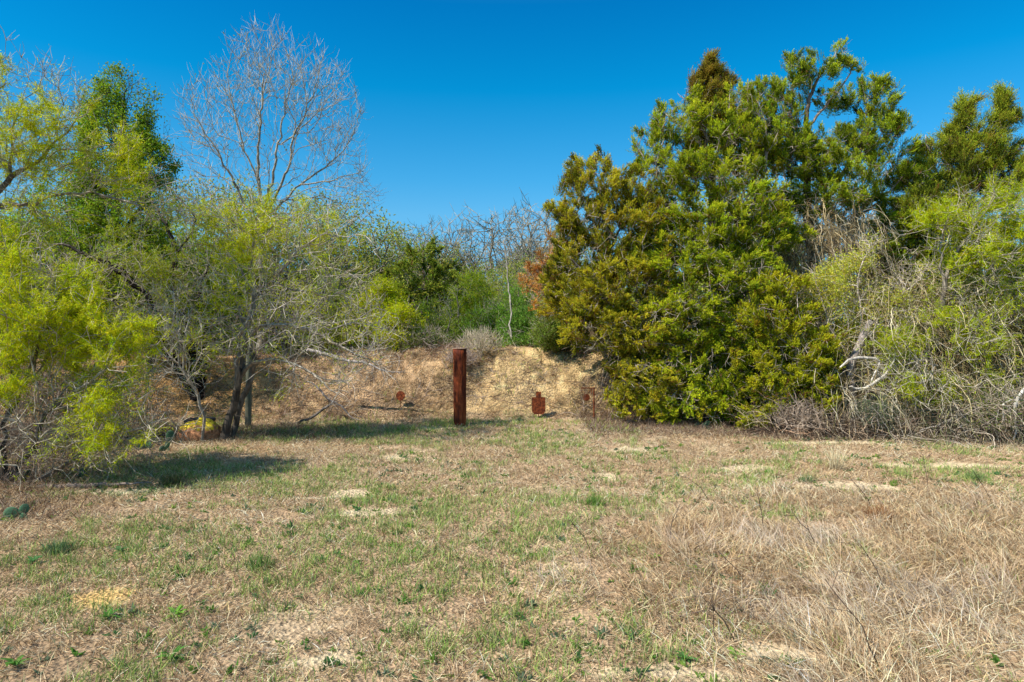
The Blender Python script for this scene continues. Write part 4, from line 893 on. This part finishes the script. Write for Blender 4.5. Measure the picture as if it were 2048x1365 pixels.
# low juniper in front
b = gb(1600, 10.9)
juniper('juniper', 'low bushy juniper at the foot of the stand left of the grey fallen trunk', b, [L_(b, .06, (1600, 760, 10.9, .05), (1595, 700, 10.9, .03), (1590, 640, 10.9, .01))],
  [(1590, 720, 80, 35, 10.9, .4), (1645, 690, 35, 22, 10.8, .3), (1570, 775, 75, 35, 10.8, .35), (1635, 760, 50, 38, 10.7, .3), (1535, 640, 60, 40, 11.1, .4), (1600, 640, 40, 30, 11.0, .3), (1650, 810, 30, 14, 10.5, .2), (1520, 835, 30, 18, 10.6, .2), (1560, 580, 50, 35, 11.3, .4), (1690, 690, 40, 40, 11.3, .3), (1700, 780, 50, 35, 11.2, .3), (1790, 800, 50, 25, 11.3, .3)],
  416, nclump=500, sprays=24, needles=26, color=(.09, .13, .012), lit_tipc=(.80, .78, .035), csz=(.06, .15), dead=500, deadleaf=.05, **JA)
b = gb(2010, 12.2)
juniper('juniper', 'dark green juniper behind the mesquite at the right edge', b, [L_(b, .1, (2010, 700, 12.2, .07), (2000, 600, 12.2, .05), (1990, 520, 12.2, .02))],
  [(1990, 540, 60, 45, 12.2, .6), (2050, 560, 60, 60, 12.2, .6), (1960, 620, 60, 35, 12.2, .6), (2060, 680, 60, 60, 12.2, .6)],
  417, nclump=75, sprays=42, needles=12, color=(.03, .07, .012), lit_tipc=(.10, .18, .03), csz=(.14, .28), dead=200, deadleaf=.01, nl=(.04, .08), nw=(.012, .022))

# ================================================================== RIGHT THICKET
def tangle(name, label, blobs, n, seed, cols, rad=(.0015, .0065), seglen=.09, steps=11, grav=-.25, cat='thicket', base=None):
    """long curling dead stems through a volume"""
    rg = np.random.default_rng(seed); wt = A([b[2] * b[3] for b in blobs], float); wt /= wt.sum()
    S = np.concatenate([ell(b_, int(n * q) + 1, rg, .3) for b_, q in zip(blobs, wt)]); n = len(S)
    d = rdir(n, rg); d = unit(d + A([0, 0, .25])); P = S.copy(); Vs = []; Fs = []; Cs = []; off = 0
    col = A(cols)[rg.choice(len(cols), n)] * rg.uniform(.6, 1.3, (n, 1)); r = rg.uniform(*rad, n); sl = seglen * rg.uniform(.5, 1.5, n)
    for k in range(steps):
        d2 = unit(d + rdir(n, rg) * .38 + A([0, 0, grav])); P2 = P + d2 * sl[:, None]
        gz = hh(P2[:, 0], P2[:, 1]) + .01; P2[:, 2] = np.maximum(P2[:, 2], gz)
        V, Fq = tubes(P, P2, r, r * .93, d, d2, 3); Vs.append(V); Fs.append(Fq + off); off += len(V); Cs.append(np.repeat(col, 6, 0)); P, d, r = P2, d2, r * .93
    c = base or tuple(wp(blobs[0][0], blobs[0][1], blobs[0][4])); c = (c[0], c[1], float(hh(c[0], c[1])))
    o = mk(name, np.concatenate(Vs), [np.concatenate(Fs)], M_bark, np.concatenate(Cs), loc=c)
    return tag(o, label, cat)
BR = [(.36, .27, .13), (.50, .40, .22), (.20, .14, .07), (.62, .54, .36), (.32, .32, .11), (.08, .06, .03)]
tangle('vine_tangle', 'curtain of brown dead vines draped at the right edge below the mesquite', [(1930, 660, 85, 60, 10.9, .5), (1900, 740, 90, 60, 10.8, .5), (2010, 720, 70, 70, 10.8, .5), (1870, 790, 80, 40, 10.6, .5), (1970, 600, 100, 45, 11.0, .5), (1800, 600, 90, 50, 11.2, .5), (1960, 800, 110, 40, 10.2, .4)], 3200, 1, BR, cat='vines')
tangle('vine_tangle', 'grey brown vines hanging among the trunks below the tallest juniper', [(1600, 500, 100, 60, 12.8, .5), (1560, 600, 80, 60, 12.4, .5), (1650, 440, 90, 50, 13.0, .5), (1520, 700, 60, 60, 12.3, .4), (1700, 480, 60, 60, 13, .4)], 1900, 2, BR[:4] + [(.12, .10, .08)], cat='vines', grav=-.35)
tangle('vine_tangle', 'pale tangled stems around the grey fallen trunk', [(1720, 720, 80, 60, 10.9, .4), (1700, 800, 90, 40, 10.6, .4), (1790, 640, 70, 60, 11.0, .5), (1800, 740, 60, 50, 10.8, .4)], 1300, 3, BR + [(.62, .55, .43)], cat='vines')
tangle('brush_pile', 'low pile of dry brown twigs at the foot of the low juniper', [(1575, 858, 65, 13, 10.4, .35), (1520, 858, 40, 9, 10.6, .3)], 380, 4, [(.34, .22, .14), (.56, .44, .28), (.14, .09, .06), (.06, .04, .03)], grav=-.1, seglen=.06, cat='brush')
tangle('brush_pile', 'grey twig pile in front of the vine covered trunk', [(1720, 860, 100, 16, 10.2, .35), (1640, 862, 60, 10, 10.3, .3)], 620, 5, [(.28, .22, .16), (.40, .29, .19), (.12, .08, .05), (.06, .04, .03)], grav=-.1, seglen=.06, cat='brush')
tangle('brush_pile', 'pile of long pale dead stems at the lower right edge of the thicket', [(1850, 868, 90, 16, 9.9, .35), (1960, 850, 90, 26, 9.8, .4), (2060, 840, 70, 40, 9.8, .4)], 850, 6, [(.34, .27, .19), (.54, .46, .36), (.16, .11, .08), (.2, .2, .10), (.05, .04, .03)], grav=-.12, seglen=.08, cat='brush')
tangle('brush_pile', 'brown dead twigs lying under the left foreground mesquite', [(120, 900, 140, 40, 7.3, .5), (60, 860, 100, 50, 7.5, .5), (230, 900, 90, 25, 7.6, .4)], 900, 7, [(.34, .25, .19), (.42, .35, .29), (.2, .14, .1)], grav=-.12, seglen=.05, rad=(.0015, .003), cat='brush')
tangle('brush_pile', 'dark shaded brush behind the left mesquite below the mound', [(200, 800, 120, 45, 9.6, .6), (90, 780, 120, 50, 9.8, .6), (300, 850, 70, 25, 9.8, .4)], 1100, 8, [(.16, .11, .07), (.3, .23, .17), (.4, .33, .26)], grav=-.12, seglen=.07, cat='brush')
tangle('vine_tangle', 'dead undergrowth inside the skirt of the big bright juniper', [(1350, 700, 110, 100, 12.4, .4), (1450, 760, 120, 70, 12.1, .3), (1260, 740, 60, 70, 12.2, .3)], 1300, 9, [(.22, .15, .11), (.36, .28, .22), (.12, .08, .06)], cat='vines')
# shrubs with small leaves
b = gb(1710, 11.2)
broadleaf('shrub', 'open grey shrub with tiny yellow green leaves left of the right mesquite', 'shrub', b,
  [L_(b, .03, (1690, 760, 11, .026), (1670, 680, 11, .02), (1640, 590, 11, .012), (1625, 530, 11, .006)), L_(b, .03, (1710, 740, 11, .025), (1725, 650, 10.9, .018), (1715, 560, 10.9, .012), (1740, 490, 10.9, .006)),
   L_(b, .03, (1730, 760, 11, .025), (1765, 680, 10.8, .018), (1800, 600, 10.8, .010), (1850, 540, 10.8, .005))],
  [(1650, 575, 45, 35, 11.2, .5, .9), (1700, 535, 50, 28, 11.3, .5, .8), (1765, 600, 45, 50, 11.1, .5, .6), (1700, 640, 60, 45, 11.0, .5, .9), (1815, 550, 50, 25, 11.1, .5, .4), (1745, 490, 25, 22, 11.2, .3, .5), (1690, 740, 50, 40, 11, .4, .3), (1810, 650, 55, 60, 10.9, .5, .2)],
  221, ntips=700, nleaf=11, color=(.62, .62, .08), bark=((.24, .20, .16), (.54, .46, .37)), leafL=(.02, .04), leafW=(.012, .022), droop=0, per=2.0, w=.18, thick=.02)
b = gb(1885, 10.7)
broadleaf('mesquite', 'mesquite with lime green feathery leaves at the right edge above the vines', 'tree', b,
  [L_(b, .06, (1880, 720, 10.7, .05), (1885, 620, 10.7, .04), (1895, 545, 10.7, .032), (1930, 480, 10.6, .02), (2000, 430, 10.5, .008)), [P4(1890, 580, 10.7, .03), P4(1880, 500, 10.7, .018), P4(1900, 420, 10.7, .008)], [P4(1895, 540, 10.7, .025), P4(1960, 520, 10.5, .018), P4(2050, 500, 10.4, .010)], [P4(1882, 680, 10.7, .03), P4(1840, 720, 10.4, .018), P4(1800, 760, 10.2, .008)]],
  [(1900, 440, 55, 40, 10.7, .6, .9), (1960, 440, 65, 40, 10.6, .6, .8), (2030, 430, 50, 70, 10.5, .6, .9), (1930, 510, 70, 40, 10.5, .6, .6), (2020, 380, 30, 40, 10.6, .4, .6), (1785, 690, 32, 45, 10.3, .35, .7, 1500), (1785, 755, 30, 22, 10.3, .35, .6, 1100), (1845, 780, 50, 30, 10.1, .35, .8, 2200), (1860, 710, 35, 40, 10.2, .35, .4, 900), (2030, 700, 40, 45, 10.3, .4, .6, 1800), (1940, 690, 70, 60, 10.3, .4, .45, 1500), (1850, 610, 60, 50, 10.6, .4, .5, 1500), (1980, 780, 60, 40, 10.0, .3, .35, 900), (1990, 600, 90, 60, 10.6, .6, .15)],
  501, ntips=1200, nleaf=44, color=(.54, .62, .02), bark=((.10, .08, .06), (.45, .40, .31)), w=.22, droop=.7, per=1.8, leafL=(.035, .08), leafW=(.005, .010), spread=.016, clump=.15, up=.25)
sm(1740, 10.4, 800, 40, 'small dusty grey green bush beneath the fallen trunk', 'shrub', 'shrub', seed=222, nt=160, nl=14, ld=1, color=(.20, .25, .14), bark=GT, leafL=(.02, .04), leafW=(.006, .010), droop=0)
sm(1980, 10.0, 770, 75, 'leafless bush of pale dead stems at the right edge', 'dead_bush', 'bush', seed=223, nt=260, nl=3, ld=.4, color=(.2, .26, .05), bark=((.28, .24, .17), (.40, .33, .25)), w=.12, limbs=6, up=.4, per=2)
sm(1590, 10.6, 800, 50, 'leafless brown twig bush beside the low juniper', 'dead_bush', 'bush', seed=224, nt=360, nl=0, bark=((.28, .2, .14), (.42, .33, .25)), w=.12, limbs=7, up=.3, per=2.2)
# fallen trunk and branches
def polyp(pts, Y): return [(*wp(a, b_, Y + (c[1] if len(c) > 1 else 0)), c[0]) for a, b_, *c in pts]
polytube('dead_tree', polyp([(1745, 640, .055), (1732, 665, .06), (1715, 700, .062), (1700, 740, .06), (1704, 775, .055), (1715, 860, .05)], 10.7), 'thick grey trunk with peeling bark leaning in the thicket', 'trunk', ((.30, .25, .22), (.4, .36, .3)), 31, 0, mat=M_bark)
polytube('dead_tree', polyp([(1752, 640, .04), (1762, 665, .045), (1758, 700, .04), (1764, 750, .045), (1772, 800, .04), (1770, 866, .04)], 10.8), 'shorter grey stub trunk just right of the thick leaning one', 'trunk', ((.22, .18, .15), (.4, .36, .3)), 32, 0)
polytube('dead_branch', polyp([(1680, 735, .012), (1705, 718, .02), (1740, 716, .022), (1758, 722, .016), (1745, 760, .012), (1728, 800, .008)], 10.4), 'pale curved dead branch hooked over the fallen trunk', 'branch', ((.5, .46, .40), (.5, .45, .38)), 33, 12, spread=.15, group='dead branches in the thicket')
polytube('dead_branch', polyp([(1698, 774, .012), (1725, 778, .02), (1755, 762, .022), (1778, 740, .016), (1790, 716, .01), (1788, 700, .006)], 10.3), 'pale bowed dead branch below the hooked one', 'branch', ((.5, .46, .38), (.5, .45, .38)), 34, 10, spread=.15, group='dead branches in the thicket')
polytube('dead_branch', polyp([(1840, 862, .008), (1870, 852, .012), (1905, 838, .022), (1915, 830, .02), (1960, 850, .01)], 9.9), 'grey dead branch lying at the thicket edge near the ground', 'branch', ((.40, .34, .29), (.5, .45, .38)), 35, 12, spread=.14, group='dead branches in the thicket')
polytube('dead_branch', polyp([(2060, 770, .02), (2040, 790, .024), (2030, 815, .022), (2032, 850, .018), (2028, 880, .01)], 9.6), 'whitish dead branch hanging down at the right edge', 'branch', ((.52, .50, .44), (.5, .46, .40)), 36, 16, spread=.2, group='dead branches in the thicket')
polytube('dead_branch', polyp([(2048, 800, .014), (2010, 805, .014), (2006, 830, .012), (2012, 860, .008)], 9.65), 'thin whitish dead branch bent left of the hanging one', 'branch', ((.5, .48, .40), (.5, .46, .40)), 37, 8, spread=.15, group='dead branches in the thicket')
polytube('dead_branch', polyp([(610, 700, .03), (650, 708, .032), (690, 722, .028), (730, 726, .022), (770, 742, .012), (800, 745, .005)], 11.9), 'grey dead limb lying on the berm left of the pipe', 'branch', ((.42, .36, .32), (.46, .4, .36)), 38, 60, spread=.3)
polytube('dead_branch', polyp([(570, 852, .010), (598, 845, .022), (622, 836, .024), (645, 820, .022), (664, 806, .014)], 11.75), 'short dark dead limb at the foot of the berm right of the timber post', 'branch', ((.06, .05, .05), (.3, .26, .22)), 39, 14, spread=.2)
polytube('dead_branch', polyp([(15, 982, .02), (80, 976, .03), (160, 972, .026), (240, 968, .015), (300, 965, .006)], 6.9), 'dead branch lying on the ground under the left mesquite', 'branch', ((.12, .09, .075), (.3, .24, .2)), 40, 14, spread=.12)
polytube('dead_branch', polyp([(612, 762, .012), (632, 772, .018), (655, 798, .020), (682, 812, .018), (700, 832, .013), (722, 842, .007)], 11.9), 'dark forked dead limb sloping down the berm face', 'branch', ((.08, .065, .06), (.4, .34, .3)), 41, 40, spread=.25)

# ================================================================== WOODS BEYOND THE BERM
bare1 = bare2 = None
def proto(kind, seed):
    rg = np.random.default_rng(seed); H = 5.6
    if kind == 'oak':
        limbs = [[(0, 0, -.1, .16), (.05, 0, .8, .13), (0, 0, 1.6, .11), (-.3, .1, 2.6, .07), (-.9, 0, 3.8, .03)], [(0, 0, 1.4, .09), (.5, 0, 2.3, .07), (1.1, .2, 3.6, .03)], [(0, 0, 1.6, .08), (.1, .3, 3.0, .06), (.2, 0, 4.6, .02)], [(-.1, 0, 1.9, .06), (-1.0, .1, 2.4, .04), (-1.9, 0, 3.0, .015)], [(.4, 0, 2.2, .05), (1.4, -.2, 2.6, .035), (2.2, 0, 3.2, .012)]]
        c, nt, nl, col, bk, per = [(0, 0, 4.3, 2.4, 1.8, 1.7), (-1.6, 0, 3.4, 1.2, 1, 1.1), (1.7, 0, 3.5, 1.2, 1, 1.1)], 1500, 0, None, ((.13, .11, .09), (.36, .33, .25)), 1.6
    elif kind == 'haze':
        limbs = [[(0, 0, -.1, .10), (.1, 0, 1.2, .08), (-.3, 0, 2.6, .05), (-.6, 0, 4, .02)], [(0, 0, .8, .07), (.6, .2, 2.2, .05), (1, 0, 3.6, .02)], [(0, 0, .6, .05), (-.8, -.2, 1.6, .04), (-1.5, 0, 2.6, .015)]]
        c, nt, nl, col, bk, per = [(0, 0, 3.5, 1.7, 1.5, 1.6), (-.9, 0, 2.4, 1.2, 1, 1.1), (.9, 0, 2.2, 1.2, 1, 1.1)], 650, 16, (.46, .50, .09), ((.10, .085, .07), (.30, .26, .21)), 1.2
    else:
        limbs = [[(0, 0, -.1, .10), (.1, 0, 1.0, .08), (-.1, 0, 2.2, .05), (0, 0, 3.6, .02)], [(0, 0, .5, .06), (.7, .2, 1.5, .04), (1, 0, 2.4, .02)], [(0, 0, .5, .06), (-.7, 0, 1.5, .04), (-1.1, 0, 2.4, .015)]]
        c, nt, nl, col, bk, per = [(0, 0, 2.8, 1.3, 1.2, 1.5), (-.8, 0, 1.6, 1.1, 1, 1.1), (.8, 0, 1.6, 1.1, 1, 1.1)], 420, 22, (.38, .48, .05), ((.10, .08, .06), (.26, .22, .17)), 1.3
    name = {'oak': 'bare_oak', 'haze': 'budding_tree', 'green': 'leafy_tree'}[kind]
    root = empty(name, (0, 0, 0), 'x', 'tree', 'trees in the woods beyond the berm')
    s = Skel()
    for lb in limbs: s.limb(lb, rg=rg, jit=.03, step=.2)
    T = np.concatenate([A([a, b_, z]) + rdir(nt // len(c), rg) * (rg.uniform(.4, 1, (nt // len(c), 1))) * A([rx, ry, rz]) for a, b_, z, rx, ry, rz in c]); T = T[T[:, 2] > .4]
    s.tips(T, w=.25, rg=rg, step=.25, jit=.06, up=.1, minidx=3); s.radii(.009)
    fn = twiglets(s, per, .02, (.15, .5), .25, rg); EXTRA['tw'] = .0065
    woody(root, (0, 0, 0), s, rg, bark_col(*bk, .08), .05, fn)
    if nl:
        b_, m, e, d, d2, l = fn; ii = np.repeat(np.arange(len(b_)), rg.poisson(nl, len(b_))); n = len(ii)
        B = e[ii] + rg.normal(0, .13, (n, 3)); tc = tone((1, 1, 1), len(b_), rg, .3, .08)[ii]
        V, Q, C = diamonds(B, rdir(n, rg), rg.uniform(.06, .12, n), rg.uniform(.03, .055, n), rg, np.clip(tone(col, n, rg, .3, .08) * tc, 0, .8), .1)
        mk('crown', V, [Q], M_leaf, C, root)
    return root
protos = {}
used = set()
BG = [('oak', 975, 27, 1.12, .3, 'spreading bare oak directly behind the white sapling against the sky'), ('oak', 1065, 29, 1.22, 1.8, 'bare oak beside the rust red juniper'), ('oak2', 885, 31, 1.12, .5, 'bare oak with rounded crown right above the pipe'),
      ('oak2', 790, 33, 1.12, 2.5, 'bare brown oak above the small yellow green mesquite'), ('oak', 690, 31, .95, 4., 'bare oak half hidden by the leaning mesquite crown'), ('oak2', 1190, 34, 1.05, 1.2, 'bare oak behind the olive juniper'),
      ('haze', 700, 22, 1.12, .2, 'pale budding tree above the small bright mesquite'), ('haze', 800, 24, 1.0, 1.7, 'pale budding tree left of the dark juniper'), ('haze', 610, 23, 1.2, 2.9, 'pale budding tree behind the leaning mesquite'), ('haze', 890, 26, .95, 3.5, 'pale budding tree just right of the dark juniper'),
      ('haze', 1020, 24, .80, 4.4, 'short budding tree beneath the spreading bare oak'), ('haze', 480, 22, 1.25, 5.1, 'budding tree behind the trunk of the bare pale tree'), ('haze', 380, 24, 1.35, .9, 'budding tree behind the black trunks'), ('haze', 1120, 26, 1.0, 2.2, 'budding tree seen behind the rust red juniper'),
      ('green', 760, 19.5, .66, .1, 'leafy green tree behind the small bright mesquite'), ('green', 905, 20.5, .72, 1.4, 'leafy green tree behind the pipe'), ('green', 970, 21, .78, 2.7, 'leafy green tree right of the pipe below the bare oak'), ('green', 1130, 18, .75, 3.9, 'leafy green tree at the left edge of the juniper stand'),
      ('green', 660, 19, .7, 4.7, 'leafy green tree behind the bare twig tangle'), ('green', 450, 19, .95, 5.5, 'leafy green tree behind the leaning trunk'), ('green', 330, 18.5, 1.05, .7, 'leafy green tree behind the mound at left'), ('green', 60, 17.5, 1.15, 1.1, 'leafy green tree behind the foreground mesquite'),
      ('green', -120, 17, 1.0, 3.1, 'leafy green tree beyond the left edge of the clearing'), ('haze', 120, 21, 1.1, 4.1, 'budding tree far behind the foreground mesquite'), ('green', 1330, 20, 1.2, 2.1, 'leafy green tree behind the big bright juniper'), ('haze', 1500, 19, 1.3, 1.1, 'budding tree behind the middle of the juniper stand'),
      ('oak', 1640, 21, 1.1, 5.1, 'bare oak behind the tallest juniper'), ('green', 1780, 19, 1.0, 4.1, 'leafy green tree behind the open grey shrub'), ('haze', 1960, 20, .9, .4, 'budding tree behind the right mesquite'), ('green', 2150, 16, 1.0, 1.4, 'leafy green tree beyond the right edge of the thicket')]
for kind, px, Yv, scl, rot, label in BG:
    if kind not in protos: protos[kind] = proto(kind.rstrip('2'), {'oak': 1, 'oak2': 8, 'haze': 3, 'green': 4}[kind])
    p = protos[kind]; o = p if kind not in used else copy_tree(p); used.add(kind)
    b = gb(px, Yv); o.location = b; o.scale = (scl,) * 3; o.rotation_euler = (0, 0, rot); o['label'] = label
# understory and far woods
n = 60000; x = rg.uniform(-26, 24, n); y = rg.uniform(15.6, 27, n); z = hh(x, y) + rg.random(n) ** 1.3 * (1.0 + 1.6 * fbm(x, y, 1.6, 2))
c = A([[.17, .25, .04], [.09, .14, .025], [.30, .36, .05], [.24, .19, .12]])[rg.choice(4, n, p=[.35, .25, .2, .2])] * rg.uniform(.6, 1.3, (n, 1))
V, Q, C = diamonds(np.stack([x, y, z], 1), rdir(n, rg), rg.uniform(.08, .2, n), rg.uniform(.04, .10, n), rg, c)
tag(mk('underbrush', V, [Q], M_leaf, C), 'dense leafy undergrowth on the floor of the woods beyond the berm', 'undergrowth', kind='stuff')
n = 90000; x = rg.uniform(-60, 60, n); y = rg.uniform(38, 50, n); hm = 4.1 + 1.8 * (fbm(x, y * 0, 2.6, 5) - .1); z = rg.random(n) ** .8 * hm
c = A([[.34, .36, .16], [.24, .25, .12], [.40, .36, .24], [.42, .36, .29]])[rg.choice(4, n)] * rg.uniform(.6, 1.3, (n, 1))
V, Q, C = diamonds(np.stack([x, y, z], 1), unit(rdir(n, rg) + A([0, 0, .5])), rg.uniform(.2, .6, n), rg.uniform(.05, .16, n), rg, c)
tag(mk('far_woodland', V, [Q], M_leaf, C), 'grey green mass of distant woodland behind the bare oaks', 'woodland', kind='stuff')

# ================================================================== LIGHT, SKY, CAMERA
SUN_AZ_X, SUN_AZ_Y = -.87, -.49; EL = math.radians(47)
to_sun = Vector((SUN_AZ_X, SUN_AZ_Y, 0)).normalized() * math.cos(EL) + Vector((0, 0, math.sin(EL)))
sun = bpy.data.lights.new('sun', 'SUN'); sun.energy = 6.8; sun.angle = math.radians(.53); sun.color = (1, .94, .84)
so = bpy.data.objects.new('sun', sun); COL.objects.link(so); so.rotation_euler = to_sun.to_track_quat('Z', 'Y').to_euler(); so.location = (-8, -6, 12)
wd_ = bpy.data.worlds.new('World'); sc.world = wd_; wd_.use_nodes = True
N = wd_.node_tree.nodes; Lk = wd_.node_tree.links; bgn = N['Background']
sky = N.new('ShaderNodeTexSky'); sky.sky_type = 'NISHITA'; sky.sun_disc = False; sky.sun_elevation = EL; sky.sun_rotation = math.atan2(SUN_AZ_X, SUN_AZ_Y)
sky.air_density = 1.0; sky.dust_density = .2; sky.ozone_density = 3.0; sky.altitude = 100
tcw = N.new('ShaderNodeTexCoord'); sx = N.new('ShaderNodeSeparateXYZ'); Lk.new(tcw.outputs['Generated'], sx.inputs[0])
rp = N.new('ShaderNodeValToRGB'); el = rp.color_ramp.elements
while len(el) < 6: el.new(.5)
# sky tint by elevation: paler horizon, deeper blue above, zenith brightened to add fill light
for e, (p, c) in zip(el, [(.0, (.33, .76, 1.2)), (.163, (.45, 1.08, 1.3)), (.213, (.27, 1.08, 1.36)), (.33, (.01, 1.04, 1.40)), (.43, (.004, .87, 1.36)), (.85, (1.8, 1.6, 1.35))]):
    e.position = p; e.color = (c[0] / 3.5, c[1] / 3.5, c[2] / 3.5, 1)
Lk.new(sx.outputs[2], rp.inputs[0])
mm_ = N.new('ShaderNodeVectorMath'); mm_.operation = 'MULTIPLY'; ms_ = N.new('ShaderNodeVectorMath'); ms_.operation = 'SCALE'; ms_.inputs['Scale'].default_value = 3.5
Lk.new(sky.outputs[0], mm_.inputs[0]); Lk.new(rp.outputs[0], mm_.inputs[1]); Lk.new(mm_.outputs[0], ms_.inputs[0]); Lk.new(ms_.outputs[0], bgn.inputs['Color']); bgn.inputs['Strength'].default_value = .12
cd = bpy.data.cameras.new('camera'); co = bpy.data.objects.new('camera', cd); COL.objects.link(co)
co.location = (0, 0, CAMZ); co.rotation_euler = (math.pi / 2, 0, 0)
cd.sensor_width = 36; cd.lens = 24; cd.shift_y = -(682.5 - HOR) / 2048; cd.clip_end = 2000; cd.clip_start = .05
sc.camera = co
sc.view_settings.view_transform = 'Standard'; sc.view_settings.look = 'None'; sc.view_settings.exposure = 0; sc.view_settings.gamma = 1
try:
    sc.cycles.max_bounces = 6; sc.cycles.diffuse_bounces = 3; sc.cycles.transmission_bounces = 3; sc.cycles.use_adaptive_sampling = True
except Exception: pass
print('polys', sum(len(o.data.polygons) for o in sc.objects if o.type == 'MESH'))
